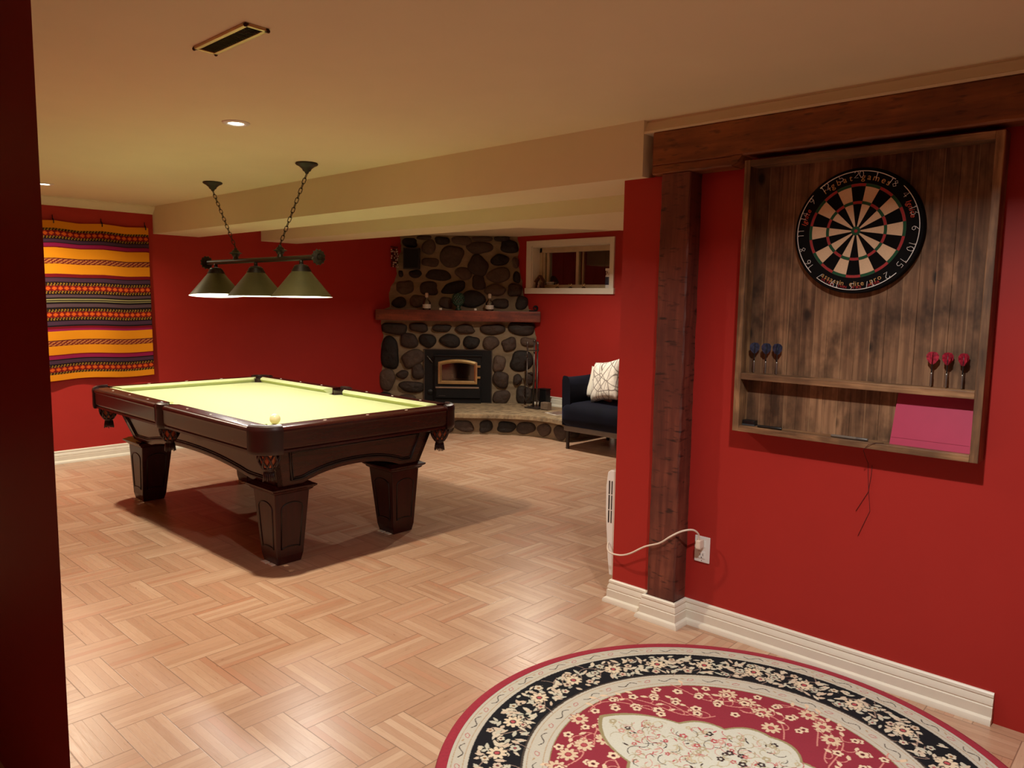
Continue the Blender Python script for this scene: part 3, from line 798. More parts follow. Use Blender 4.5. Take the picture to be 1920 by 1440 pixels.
# ------------------------------------------------------------------ round rug
RCX, RCY, RR = -.957, 2.032, .893
def rug():
    n = 760; g = np.linspace(-RR, RR, n); X, Y = np.meshgrid(g, g)
    rho = np.hypot(X, Y)/RR; th = np.arctan2(Y, X)
    RED_ = hexl(142, 48, 62); BEI = hexl(194, 190, 176); BLKB = hexl(24, 25, 30); CRM = hexl(202, 202, 188); OLV = hexl(150, 138, 100); PNK = hexl(178, 84, 88); TAN = hexl(176, 150, 118)
    col = np.zeros(X.shape+(3,)); col[:] = RED_
    def ring(a, b, c): m = (rho >= a) & (rho < b); col[m] = c
    ring(.89, .962, BEI); ring(.884, .89, BLKB); ring(.708, .884, BLKB); ring(.700, .708, hexl(70, 60, 54)); ring(.612, .700, BEI); ring(.608, .612, OLV)
    for a in (.945, .905, .686, .630): ring(a, a+.003, TAN)
    cell = 2*RR/(n-1); rnd = random.Random(3)
    def win(x, y, r):
        i0, i1 = int((y-r+RR)/cell), int((y+r+RR)/cell)+2; j0, j1 = int((x-r+RR)/cell), int((x+r+RR)/cell)+2
        return slice(max(0, i0), min(n, i1)), slice(max(0, j0), min(n, j1))
    def flower(x, y, r, k, pc, cc, ph=0., deep=.34, oc=None):
        w = win(x, y, r*1.25); dx, dy = X[w]-x, Y[w]-y; d = np.hypot(dx, dy); a = np.arctan2(dy, dx)
        pr = r*(1-deep+deep*np.abs(np.cos(k*a/2+ph)))
        sub = col[w]
        if oc is not None: sub[d < pr+.0035] = oc
        sub[d < pr] = pc; sub[d < r*.34] = oc if oc is not None else cc; sub[d < r*.24] = cc
    def leaf(x, y, l, wd, a, c):
        w = win(x, y, l); dx, dy = X[w]-x, Y[w]-y; u = dx*math.cos(a)+dy*math.sin(a); v = -dx*math.sin(a)+dy*math.cos(a)
        col[w][np.abs(v) < wd*np.clip(1-(u/l*2)**2, 0, 1)] = c
    def curve(pts, wd, c):
        for (x0, y0), (x1, y1) in zip(pts[:-1], pts[1:]):
            L = math.hypot(x1-x0, y1-y0)+1e-6; cx, cy = (x0+x1)/2, (y0+y1)/2; w = win(cx, cy, L/2+wd)
            ux, uy = (x1-x0)/L, (y1-y0)/L; dx, dy = X[w]-cx, Y[w]-cy
            u = dx*ux+dy*uy; v = -dx*uy+dy*ux
            col[w][(np.abs(u) < L/2+wd*.3) & (np.abs(v) < wd)] = c
    P = lambda r, a: (r*RR*math.cos(a), r*RR*math.sin(a))
    # guard stripes: running scrolls and buds
    for r0, cnt in ((.926, 62), (.657, 44)):
        for i in range(cnt):
            a = 2*PI*i/cnt; s = 2*PI/cnt
            if i % 2:
                curve([P(r0+.012*math.sin(t*2*PI)+.008*(t-.5), a+s*(t-.5)*.9) for t in [k/12 for k in range(13)]], .0017, hexl(60, 48, 46))
            else:
                x, y = P(r0, a); leaf(x, y, .03, .0085, a+PI/2+.4, PNK); leaf(x, y, .024, .006, a+PI/2+.4, BEI)
                x, y = P(r0+.008, a+s*.35); leaf(x, y, .018, .003, a+1.2, TAN)
    # black band: flowers, leaves and stems
    pal = [hexl(210, 200, 178), hexl(204, 186, 164), hexl(194, 192, 174)]
    for i in range(30):
        a = 2*PI*(i+.5*rnd.random())/30
        curve([P(.795+.055*math.sin(3.2*t+i), a+t*.19) for t in [k/14 for k in range(15)]], .0019, hexl(150, 128, 116))
        for b in range(3):
            aa = a+.06*b; r0 = .795+.055*math.sin(3.2*b/3+i)
            curve([P(r0+(.05 if b % 2 else -.05)*t, aa+.03*t*t) for t in [k/6 for k in range(7)]], .0015, hexl(150, 128, 116))
    for i in range(1000):
        a = 2*PI*rnd.random(); r = rnd.uniform(.726, .868); x, y = P(r, a)
        leaf(x, y, rnd.uniform(.022, .044), rnd.uniform(.0045, .0085), rnd.uniform(0, PI), pal[rnd.randrange(3)])
    for i in range(92):
        a = 2*PI*(i+.5*rnd.random())/92; r = (.745, .845, .795)[i % 3]+rnd.uniform(-.012, .012); x, y = P(r, a)
        flower(x, y, rnd.uniform(.013, .019), 5, pal[rnd.randrange(3)], (PNK, hexl(160, 110, 60), hexl(120, 60, 60))[i % 3], rnd.random()*3, .3, BLKB)
    for i in range(24):
        a = 2*PI*(i+.3)/24; x, y = P(.797, a); flower(x, y, .034, 9, hexl(220, 204, 176), PNK, i, .42, BLKB)
    # red field
    for i in range(26):
        a = 2*PI*i/26; r0 = .36+.05*(i % 3)
        pts = [P(r0+.045*math.sin(5*t+i)+.14*t, a+.5*t) for t in [k/30 for k in range(31)]]
        curve(pts, .0022, hexl(206, 140, 128))
        for k in (5, 11, 17, 23, 29):
            x, y = pts[k]; s = .045
            curve([(x+s*t*math.cos(a+k+2*t), y+s*t*math.sin(a+k+2*t)) for t in [q/8 for q in range(9)]], .0018, hexl(206, 140, 128))
            leaf(x+s*math.cos(a+k+2), y+s*math.sin(a+k+2), .03, .007, a+k, hexl(220, 196, 166))
    for i in range(150):
        a = 2*PI*(i*.618 % 1); r = .34+.265*math.sqrt((i*.37+.13) % 1); r = min(r, .588)
        if i % 7 == 0: flower(*P(r, a), .034, 9, hexl(214, 190, 160), PNK, i, .45, RED_)
        else: flower(*P(r, a), rnd.uniform(.015, .021), 5, hexl(222, 202, 172), hexl(70, 40, 40), i, .3, RED_)
    # cream medallion, pointed left and right, with a scalloped edge
    k = (np.abs(X/RR)/.55)**1.1+(np.abs(Y/RR)/.335)**1.1
    lob = 1+.10*(np.abs(np.sin(th*6))-.5)
    med = k < lob**1.1; col[k < (lob*1.035)**1.1] = OLV; col[med] = CRM
    keep = med.copy(); before = col.copy()
    greys = [hexl(170, 160, 130), hexl(188, 176, 146), PNK, hexl(196, 150, 138), hexl(60, 44, 44)]
    for i in range(1300):
        x, y = rnd.uniform(-.5, .5)*RR, rnd.uniform(-.34, .34)*RR
        if (abs(x/RR)/.55)**1.1+(abs(y/RR)/.335)**1.1 > .9: continue
        c = greys[min(4, int(rnd.random()**1.5*5))]; q = rnd.random()
        if q < .35: leaf(x, y, rnd.uniform(.014, .03), rnd.uniform(.002, .004), rnd.uniform(0, PI), c)
        elif q < .8:
            a0 = rnd.uniform(0, 6); s = rnd.uniform(.012, .03)
            curve([(x+s*math.cos(a0+2.6*t), y+s*math.sin(a0+2.6*t)) for t in [k_/8 for k_ in range(9)]], .0014, c)
        else: flower(x, y, rnd.uniform(.009, .015), 5, c, CRM, i, .3)
    # pile noise
    rs = np.random.RandomState(5); col *= (1+.10*(rs.rand(n, n)-.5))[..., None]
    Zp = np.full(X.shape, .011)+.0006*(rs.rand(n, n))
    edge = rho > .985
    idx = np.arange(n*n).reshape(n, n)
    inside = rho < .988
    q = inside[:-1, :-1] & inside[1:, :-1] & inside[1:, 1:] & inside[:-1, 1:]
    F = np.c_[idx[:-1, :-1][q], idx[:-1, 1:][q], idx[1:, 1:][q], idx[1:, :-1][q]]
    used = np.unique(F); remap = np.full(n*n, -1); remap[used] = np.arange(len(used))
    V = np.c_[X.ravel(), Y.ravel(), Zp.ravel()][used]; C_ = col.reshape(-1, 3)[used]
    o = paint_mesh('round_rug', V, remap[F], C_, painted('woven_rug_pile', rough=.95, bscale=700, bump=.4), loc=(RCX, RCY, 0))
    tag(o, 'round red rug with cream medallion and black flowered border on the parquet', 'rug')
    m = MB(); m.lathe([(RR-.036, .0005), (RR-.002, .0005), (RR, .006), (RR-.003, .0115), (RR-.012, .0132), (RR-.030, .0132), (RR-.036, .012)], (RCX, RCY, 0), n=160, cap=False)
    m.build('binding', plain('crimson_rug_edge', s2l(150, 36, 54), .95, var=.1, scale=90, bump=.3, bscale=500), o, smooth=True)
    m = MB().lathe([(0, .0004), (RR-.02, .0004), (RR-.02, .0105), (0, .0105)], (RCX, RCY, 0), n=96)
    m.build('backing', plain('jute_backing', s2l(150, 130, 100), .95), o)
rug()

# ------------------------------------------------------------------ dart cabinet and dartboard
CX0, CX1, CZ0, CZ1 = -1.419, -.537, .914, 1.998
YFR, YBK, YWL = 2.878, 2.949, 2.964
dc = empty('dart_cabinet', ((CX0+CX1)/2, YWL, CZ0), 'shallow stained pine backboard with shelf holding the dartboard on the red wall', 'dartboard cabinet')
m = MB(); xx = CX0+.025; i = 0
while xx < CX1-.03:
    x1 = min(xx+.1032, CX1-.024)
    m.cbox(xx+.0004, x1-.0004, YBK, YWL-.003, CZ0+.02, CZ1-.02, .0012); xx += .1032
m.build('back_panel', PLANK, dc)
for nm, a in (('frame_side', (CX0, CX0+.026)), ('frame_side', (CX1-.026, CX1))):
    MB().cbox(a[0], a[1], YFR, YWL, CZ0, CZ1, .0025).build(nm, CABZ, dc)
MB().cbox(CX0+.026, CX1-.026, YFR, YWL, CZ1-.026, CZ1, .0025).build('frame_top', CABW, dc)
MB().cbox(CX0+.026, CX1-.026, YFR, YWL, CZ0, CZ0+.024, .0025).build('frame_bottom', CABW, dc)
SHZ = 1.154
MB().cbox(CX0+.026, CX1-.026, YFR+.002, YBK, SHZ-.026, SHZ, .002).build('dart_shelf', CABW, dc)

BX, BZ_, BY = -.988, 1.704, 2.911
db = empty('dartboard', (BX, BY+.038, BZ_), 'round black bristle dartboard with wire number ring hung on the pine backboard', 'dartboard')
RIMB = plain('black_board_rim', s2l(12, 11, 12), .8, var=.1, spec=.12)
m = MB().lathe([(.0, .0374), (.218, .0374), (.2265, .032), (.2265, .004), (.224, .0008), (.2, 0), (0, 0)], (BX, BY, BZ_), 'Y', n=96)
m.build('board', RIMB, db, smooth=True, auto=.5)
BLK_, CRE, GRN, RDD = (plain('black_sisal', s2l(14, 12, 13), .9, var=.2, scale=200, spec=.1), plain('cream_sisal', s2l(212, 182, 148), .9, var=.06, scale=300), plain('green_sisal', s2l(22, 78, 48), .9, var=.1, scale=200), plain('red_sisal', s2l(160, 46, 48), .9, var=.1, scale=200))
m = MB()
rings = [(.0, .00635, 'bull'), (.00635, .0159, 'outer'), (.0159, .0968, 'S'), (.0968, .107, 'R'), (.107, .1598, 'S'), (.1598, .170, 'R')]
yo = BY-.0010
pt = lambda r, a: (BX+r*math.sin(a), yo, BZ_+r*math.cos(a))
for r0, r1, kd in rings:
    for sgm in range(20):
        a0 = 2*PI*(sgm-.5)/20; dark = sgm % 2 == 0
        m.cur = {'bull': 3, 'outer': 2, 'S': 0 if dark else 1, 'R': 3 if dark else 2}[kd]
        N = 5
        for i in range(N):
            a, b = a0+2*PI/20*i/N, a0+2*PI/20*(i+1)/N
            m.prism([pt(r0, a), pt(r1, a), pt(r1, b), pt(r0, b)] if r0 > 0 else [pt(0, a), pt(r1, a), pt(r1, b)], (0, .002, 0))
m.build('scoring_segments', [BLK_, CRE, GRN, RDD], db)
m = MB()
for r in (.00635, .0159, .0968, .107, .1598, .170):
    m.tube([(BX+r*math.sin(2*PI*i/80), yo-.0006, BZ_+r*math.cos(2*PI*i/80)) for i in range(80)], .00045, 4, closed=True)
for sgm in range(20):
    a = 2*PI*(sgm-.5)/20; m.tube([pt(.0159, a), pt(.170, a)], .00045, 4)
m.build('spider_wire', DARKST, db, smooth=True)
WIREW = plain('white_wire', s2l(232, 230, 226), .4)
m = MB(); RW = .2135
for a0, a1 in ((-40, 36), (46, 124), (136, 218), (226, 311)):
    a0, a1 = math.radians(a0), math.radians(a1)
    m.tube([(BX+RW*math.sin(a0+(a1-a0)*i/40), BY-.004, BZ_+RW*math.cos(a0+(a1-a0)*i/40)) for i in range(41)], .0015, 6)
m.build('number_ring', WIREW, db, smooth=True)
DG = {'0': [[(.2, .15), (.0, .4), (.0, .75), (.2, 1), (.4, 1), (.6, .75), (.6, .25), (.4, 0), (.2, 0), (.2, .15)]], '1': [[(.15, .8), (.3, 1), (.3, 0)]], '2': [[(.0, .8), (.15, 1), (.45, 1), (.6, .8), (.55, .55), (.0, 0), (.6, 0)]], '3': [[(.0, 1), (.6, 1), (.25, .6), (.5, .55), (.6, .3), (.45, .05), (.2, 0), (.0, .12)]],
      '4': [[(.45, 0), (.45, 1), (.0, .3), (.62, .3)]], '5': [[(.55, 1), (.08, 1), (.05, .58), (.4, .6), (.6, .35), (.45, .05), (.0, .05)]], '6': [[(.5, 1), (.1, .55), (.0, .25), (.2, 0), (.45, 0), (.6, .25), (.4, .5), (.08, .4)]], '7': [[(.0, 1), (.6, 1), (.2, 0)]],
      '8': [[(.3, .55), (.05, .75), (.3, 1), (.55, .75), (.3, .55), (.0, .25), (.3, 0), (.6, .25), (.3, .55)]], '9': [[(.1, 0), (.5, .45), (.6, .75), (.4, 1), (.15, 1), (.0, .75), (.2, .5), (.52, .6)]]}
for k, num in enumerate([20, 1, 18, 4, 13, 6, 10, 15, 2, 17, 3, 19, 7, 16, 8, 11, 14, 9, 12, 5]):
    a = 2*PI*k/20; s = .0225; st = str(num); w = len(st)*.78-.18
    m = MB()
    for q, ch in enumerate(st):
        for line in DG[ch]:
            pts = []
            for (u, v) in line:
                lx_ = (u+q*.78-w/2)*s; lr = RW-.0235+v*s
                pts.append((BX+lr*math.sin(a)+lx_*math.cos(a), BY-.005, BZ_+lr*math.cos(a)-lx_*math.sin(a)))
            m.tube(pts, .00095, 5)
    m.build('number', WIREW, db, smooth=True)
def arc_text(txt, r, a_mid, size, mat, bottom=False, thick=.0012, italic=0., gap=1.):
    gl = glyphs(txt, size, thick); tot = sum(g[3] for g in gl)*gap; m = MB(); x = -tot/2
    for ch, vs, fs, adv in gl:
        adv *= gap; xc = x+adv/2; x += adv
        if not vs: continue
        a = a_mid+(-1 if bottom else 1)*xc/r
        out = []
        for vx, vy, vz in vs:
            u = vx-adv/2+italic*vy
            rr = (r-vy) if bottom else (r+vy); sg = -1 if bottom else 1
            out.append((BX+rr*math.sin(a)+sg*u*math.cos(a), BY-.0012-vz, BZ_+rr*math.cos(a)-sg*u*math.sin(a)))
        m.add(out, fs)
    return m.build('lettering', mat, db)
TANL = plain('tan_print', s2l(190, 146, 88), .6); ORG = plain('orange_red_print', s2l(196, 74, 48), .6); REDL = plain('red_print', s2l(168, 32, 30), .6)
arc_text('rigbat', .183, math.radians(-22), .031, TANL, gap=1.40); arc_text('games', .183, math.radians(19), .031, TANL, gap=1.28)
arc_text('assassin', .2, math.radians(202), .025, TANL, bottom=True, gap=1.15); arc_text('elite', .2, math.radians(175), .025, TANL, bottom=True, gap=1.25); arc_text('pro', .2, math.radians(155), .025, TANL, bottom=True, gap=1.25)

for w_, a_ in (('ULTRA', 206), ('THIN', 190), ('WIRE', 176), ('SPIDER', 159)): arc_text(w_, .2095, math.radians(a_), .0135, REDL, bottom=True, gap=1.2)
arc_text('Ignite', .186, math.radians(70), .026, ORG, italic=.2)
arc_text('Ignite', .186, math.radians(-72), .026, ORG, italic=.2)

def dart(x, z0, y, fl, label, twist, group):
    t = empty('dart', (x, y, z0), label, 'dart', group)
    MB().lathe([(.0008, .0006), (.0014, .001), (.0028, .003), (.0036, .008), (.0036, .046), (.0030, .05), (.002, .051)], (x, y, z0), n=12).build('barrel', STEEL, t, smooth=True)
    MB().lathe([(.002, .05), (.0024, .058), (.0018, .062), (.0022, .094), (.0012, .118)], (x, y, z0), n=10).build('shaft', BLACKP, t, smooth=True)
    m = MB()
    for k in range(4):
        a = twist+k*PI/2; c, s = math.cos(a), math.sin(a); n_ = Vector((-s, c, 0))*.0003
        out = [(.0, .078), (.009, .084), (.0185, .098), (.0195, .112), (.012, .122), (.0, .124)]
        m.prism([Vector((x+c*r, y+s*r, z0+h))-n_ for r, h in out], n_*2)
    m.build('flight', fl, t)
FB = plain('blue_black_flight', s2l(42, 46, 66), .3, var=.6, scale=150, spec=.7); FR = plain('red_black_flight', s2l(150, 34, 52), .3, var=.6, scale=120, spec=.7)
for x, tw, lab in ((-1.357, .6, 'dark blue dart in the shelf beside the left side of the backboard'), (-1.308, .75, 'middle dark blue dart of the three on the shelf'), (-1.262, .1, 'dark blue dart in the shelf farthest from the left side of the backboard')):
    dart(x, SHZ, 2.918, FB, lab, tw, 'dark darts on the shelf')
for x, tw, lab in ((-.706, .15, 'red dart in the shelf farthest from the right side of the backboard'), (-.659, .7, 'middle red dart of the three on the shelf'), (-.611, .8, 'red dart in the shelf beside the right side of the backboard')):
    dart(x, SHZ, 2.918, FR, lab, tw, 'red darts on the shelf')
# score sheet card leaning below the shelf
PINK = plain('crimson_card', s2l(168, 46, 80), .6, var=.04)
m = MB(); P4 = [(-.822, 2.905, CZ0+.0245), (-.566, 2.905, CZ0+.0245), (-.5655, 2.942, SHZ-.031), (-.814, 2.942, SHZ-.031)]
m.prism(P4, (0, .0012, 0))
o = m.build('card', PINK, loc=(-.694, 2.905, CZ0+.0245)); tag(o, 'plain crimson card standing under the dart shelf at its right end', 'card')
m = MB(); m.prism([(-.819, 2.9101, .963), (-.572, 2.9101, .963), (-.572, 2.9101, .9642), (-.819, 2.9101, .9642)], (0, -.0004, 0))
m.build('printed_line', plain('dark_crimson_print', s2l(120, 22, 46), .6), o)
o = MB().cbox(-1.389, -1.336, 2.905, 2.935, CZ0+.024, CZ0+.046, .003).build('board_eraser', BLACKP, loc=(-1.362, 2.92, CZ0+.024)); tag(o, 'small black eraser block in the bottom left corner of the backboard', 'eraser')
MB().cbox(-1.389, -1.336, 2.904, 2.936, CZ0+.0242, CZ0+.030, .001).build('felt_pad', plain('grey_felt', s2l(60, 60, 62), .95), o)
def pen(x0, x1, mat, cap, label):
    y, z = 2.893, CZ0+.0244+.0055
    o = MB().lathe([(.0, x0), (.0045, x0+.002), (.0055, x0+.01), (.0055, x1-.04), (.0046, x1-.039)], (0, y, z), 'X', n=14).build('marker_pen', mat, loc=((x0+x1)/2, y, z-.0055), smooth=True, auto=.6)
    tag(o, label, 'pen', 'pens on the cabinet floor')
    MB().lathe([(.0058, x1-.042), (.0058, x1-.003), (.004, x1), (.0, x1)], (0, y, z), 'X', n=14).build('pen_cap', cap, o, smooth=True, auto=.6)
pen(-1.318, -1.216, BLACKP, BLACKP, 'black marker pen next to the eraser on the bottom rail')
pen(-1.026, -.892, plain('grey_pen_barrel', s2l(104, 94, 84), .4), plain('dark_grey_cap', s2l(78, 70, 64), .4), 'grey marker pen lying left of the crimson card')
m = MB()
m.tube([(-.838, 2.895, .9395), (-.86, 2.876, .940), (-.884, 2.872, .930), (-.9, 2.874, .908), (-.905, 2.915, .88), (-.906, 2.958, .845), (-.904, 2.960, .80), (-.898, 2.9605, .74), (-.905, 2.9605, .725), (-.922, 2.9605, .69), (-.939, 2.9605, .655)], .0010, 5)
m.tube([(-.892, 2.9605, .84), (-.893, 2.9605, .80), (-.899, 2.9605, .742), (-.893, 2.9605, .70), (-.889, 2.9605, .664), (-.905, 2.9605, .62), (-.926, 2.9605, .56)], .0009, 5)
o = m.build('string', plain('dark_string', s2l(60, 12, 12), .8), loc=(-.9, 2.96, .56), smooth=True); tag(o, 'thin dark string trailing from the bottom rail down the red wall', 'string')

# ------------------------------------------------------------------ timber post and beam
def rough_box(x0, x1, y0, y1, z0, z1, n, ax, amp, seed):
    """hand-hewn timber: edges wander a little"""
    r = random.Random(seed); rings = []
    for i in range(n+1):
        t = i/n; j = lambda: r.uniform(-amp, amp)*(.4 if i in (0, n) else 1)
        if ax == 'Z':
            z = z0+(z1-z0)*t; c = .006
            rings.append([(x0+c+j(), y0, z), (x1-c+j(), y0, z), (x1+j()*.6, y0+c, z), (x1+j()*.6, y1, z), (x0, y1, z), (x0+j()*.6, y0+c, z)])
        else:
            x = x0+(x1-x0)*t; c = .006
            rings.append([(x, y0, z0+c+j()), (x, y0, z1-c), (x, y0+c, z1), (x, y1, z1), (x, y1, z0), (x, y0+c, z0+j()*.6)])
    m = MB(); k = 6
    m.add([p for q in rings for p in q], [tuple(range(k)), tuple(n*k+i for i in range(k-1, -1, -1))]+[(i*k+a, i*k+(a+1) % k, (i+1)*k+(a+1) % k, (i+1)*k+a) for i in range(n) for a in range(k)])
    return m
o = rough_box(-1.793, -1.652, 2.868, 2.9645, .1105, 1.979, 46, 'Z', .003, 2).build('timber_post', POST, loc=(-1.725, 2.92, .11))
tag(o, 'rough dark red-brown timber post beside the dartboard wall', 'post', kind='thing')
m = rough_box(-1.838, 1.49, 2.866, 2.9645, 2.019, 2.1605, 70, 'X', .002, 4)
m2 = rough_box(-1.838, -1.47, 2.866, 2.9645, 1.981, 2.021, 12, 'X', .002, 9)
m.add(m2.v, m2.f)
m.prism([(-1.47, 2.866, 1.983), (-1.47, 2.866, 2.02), (-1.425, 2.866, 2.02), (-1.445, 2.866, 1.995)], (0, .098, 0))
o = m.build('timber_beam', BEAM, loc=(-.2, 2.92, 1.981)); tag(o, 'rough brown timber beam running under the ceiling moulding above the backboard', 'beam', kind='thing')

# ------------------------------------------------------------------ outlet, cord, wall heater
OXc, OZc = -1.573, .352
o = empty('wall_outlet', (OXc, YWL, OZc), 'white double wall outlet low on the red wall beside the timber post', 'outlet')
MB().cbox(OXc-.0365, OXc+.0365, YWL-.006, YWL+.001, OZc-.0585, OZc+.0585, .003).build('cover_plate', WHITEP, o)
for dz in (.0255, -.0255):
    MB().cbox(OXc-.017, OXc+.017, YWL-.0085, YWL-.004, OZc+dz-.0165, OZc+dz+.0165, .003).build('receptacle', WHITEP, o)
m = MB()
for dx in (-.0065, .0065): m.box(OXc+dx-.0012, OXc+dx+.0012, YWL-.0088, YWL-.008, OZc-.028, OZc-.018)
m.lathe([(.0, YWL-.0088), (.0028, YWL-.0087), (.0028, YWL-.008)], (OXc, 0, OZc-.036), 'Y', n=10)
m.lathe([(.0, YWL-.0068), (.002, YWL-.0066), (.002, YWL-.005)], (OXc, 0, OZc-.051), 'Y', n=10)
m.build('slots', BLACKP, o)
CORD = plain('off_white_cord', s2l(222, 206, 190), .45)
def spline(P, n=10):
    P = [Vector(p) for p in P]; out = []
    for i in range(len(P)-1):
        p0, p1, p2, p3 = P[max(0, i-1)], P[i], P[i+1], P[min(len(P)-1, i+2)]
        for k in range(n):
            t = k/n; out.append(.5*((2*p1)+(p2-p0)*t+(2*p0-5*p1+4*p2-p3)*t*t+(3*p1-p0-3*p2+p3)*t**3))
    return out+[P[-1]]
cpts = spline([(-2.062, 2.985, .26), (-2.055, 2.93, .275), (-2.02, 2.885, .252), (-1.95, 2.868, .255), (-1.885, 2.86, .28), (-1.80, 2.852, .335), (-1.72, 2.845, .372), (-1.665, 2.845, .415), (-1.62, 2.86, .445), (-1.585, 2.89, .452), (-1.572, 2.918, .43), (-1.573, 2.925, .40)])
o = MB().tube(cpts, .0042, 8).build('power_cord', CORD, loc=(-1.573, 2.95, .378), smooth=True); tag(o, 'off-white power cord looping across the timber post to the outlet', 'power cord')
MB().cbox(OXc-.012, OXc+.012, 2.916, YWL-.0087, .362, .402, .006).build('plug', CORD, o)
h = empty('wall_heater', (-2.013, 3.2, .12), 'slim white panel heater mounted on the end of the red partition', 'heater')
prof = [(-2.013, .115), (-2.05, .115), (-2.062, .20), (-2.080, .42), (-2.082, .55), (-2.074, .62), (-2.058, .632), (-2.013, .632)]
MB().prism([(x, 2.935, z) for x, z in prof], (0, .62, 0)).build('heater_body', WHITEP, h, bevel=.004)
m = MB()
for za, zb in ((.375, .435), (.440, .51), (.515, .58)):
    m.box(-2.0645, -2.0585, 2.9335, 2.9365, za, zb); m.box(-2.049, -2.044, 2.9335, 2.9365, za, zb)
m.build('vent_slots', BLACKP, h)
m = MB()
for k in range(9):
    m.box(-2.0835, -2.078, 3.0+k*.055, 3.04+k*.055, .46, .54)
m.build('front_grille', BLACKP, h)

# ------------------------------------------------------------------ brass ceiling vent
vx0, vx1, vy0, vy1 = -2.458, -2.122, 1.140, 1.218
v = empty('ceiling_vent', ((vx0+vx1)/2, (vy0+vy1)/2, ZC), 'brass framed slotted air vent on the ceiling', 'air vent')
m = MB(); fw_ = .015
for a in ((vx0, vx1, vy0, vy0+fw_), (vx0, vx1, vy1-fw_, vy1), (vx0, vx0+fw_, vy0, vy1), (vx1-fw_, vx1, vy0, vy1)):
    m.cbox(a[0], a[1], a[2], a[3], ZC-.009, ZC+.001, .003)
m.build('vent_frame', BRASS, v)
MB().box(vx0+.01, vx1-.01, vy0+.01, vy1-.01, ZC-.0015, ZC+.001).build('duct', BLACKM, v)
m = MB(); n = 24
for k in range(n):
    x = vx0+.02+(vx1-vx0-.04)*k/(n-1)
    m.prism([(x-.0035, vy0+.012, ZC-.002), (x-.0025, vy0+.012, ZC-.002), (x+.0035, vy0+.012, ZC-.0075), (x+.0025, vy0+.012, ZC-.0075)], (0, vy1-vy0-.024, 0))
m.build('louvre_slats', plain('aged_brass_slats', s2l(120, 84, 50), .4, .7), v)
DBR = plain('dark_brass', s2l(62, 36, 22), .4, .6)
for x in (vx0+.003, vx1-.003):
    for y in (vy0+.003, vy1-.003): MB().ball((x, y, ZC-.007), .006, 10).build('corner_screw', DBR, v, smooth=True)
# ------------------------------------------------------------------ fieldstone fireplace in the corner
P0 = Vector((-7.07, 5.42, 0)); P1 = Vector((-5.78, 6.65, 0)); U = (P1-P0).normalized(); LF = (P1-P0).length; Nn = Vector((U.y, -U.x, 0))
FM = Matrix(((U.x, Nn.x, 0, P0.x), (U.y, Nn.y, 0, P0.y), (0, 0, 1, 0), (0, 0, 0, 1)))     # (along, out, up) -> world
HZ = .235
UP= [(0.298,2.091,0.168,0.11,0), (0.464,2.15,0.162,0.052,0), (0.677,2.119,0.181,0.091,0), (0.908,2.123,0.231,0.11,0), (0.52,2.042,0.162,0.155,0), (0.541,1.864,0.192,0.109,0), (0.787,1.937,0.28,0.245,0), (0.198,1.725,0.056,0.077,0), (0.368,1.728,0.155,0.089,0), (0.638,1.717,0.273,0.128,0), (0.932,1.743,0.186,0.147,-10), (0.253,1.565,0.197,0.172,0), (0.53,1.56,0.216,0.153,0), (0.821,1.574,0.291,0.127,15), (0.19,1.392,0.154,0.133,0), (0.405,1.414,0.172,0.146,0), (0.732,1.397,0.154,0.127,0), (1.04,1.442,0.272,0.203,0), (1.115,2.045,0.287,0.142,0), (1.149,2.148,0.225,0.058,0), (1.376,2.152,0.169,0.065,0), (1.465,2.064,0.212,0.149,0), (1.101,1.833,0.242,0.212,-25), (1.355,1.905,0.199,0.135,0), (1.542,1.874,0.075,0.116,0), (1.345,1.728,0.248,0.179,10), (1.11,1.64,0.155,0.172,0), (1.556,1.706,0.087,0.122,0), (1.304,1.554,0.223,0.14,0), (1.536,1.558,0.174,0.134,0), (1.368,1.398,0.192,0.12,0), (1.618,1.405,0.142,0.152,-20)]
LO= [(0.144,1.09,0.278,0.136,0), (0.425,1.107,0.21,0.105,0), (0.691,1.101,0.198,0.087,0), (0.963,1.093,0.223,0.099,0), (0.314,0.95,0.204,0.174,0), (0.53,0.956,0.18,0.155,0), (0.791,0.957,0.223,0.155,0), (0.091,0.804,0.211,0.348,0), (0.357,0.748,0.248,0.193,20), (0.239,0.557,0.137,0.1,0), (0.418,0.593,0.149,0.169,0), (0.059,0.498,0.187,0.232,0), (0.345,0.414,0.28,0.132,0), (0.283,0.268,0.212,0.101,0), (0.033,0.284,0.162,0.113,0), (1.285,1.096,0.267,0.118,0), (1.62,1.112,0.31,0.142,0), (1.036,0.942,0.174,0.149,0), (1.262,0.939,0.193,0.149,0), (1.478,0.927,0.174,0.143,15), (1.697,0.958,0.174,0.106,0), (1.362,0.698,0.143,0.194,0), (1.626,0.733,0.268,0.237,0), (1.386,0.513,0.187,0.188,0), (1.58,0.516,0.106,0.119,0), (1.723,0.533,0.094,0.151,0), (1.395,0.302,0.194,0.164,0), (1.671,0.325,0.226,0.208,0)]
MORTAR = plain('tan_grey_mortar', s2l(134, 116, 92), .95, var=.14, scale=9, bump=.6, bscale=70, bdist=.006)
def stone_mat():
    g = G('brown_fieldstone', .62, 0, .35)
    a = g.n('ShaderNodeAttribute', attribute_name='tint'); n = g.noise(g.obj(), 11, 5, .6)
    f = g.math('ADD', g.math('MULTIPLY', a.outputs['Fac'], .7), g.math('MULTIPLY', n, .4))
    g.color(g.ramp(f, [(.15, s2l(26, 22, 20)), (.45, s2l(48, 39, 34)), (.65, s2l(66, 51, 43)), (.9, s2l(92, 74, 62))]))
    g.bump(g.noise(g.obj(), 24, 6, .7), .9, .012)
    return g.m
STONE = stone_mat()
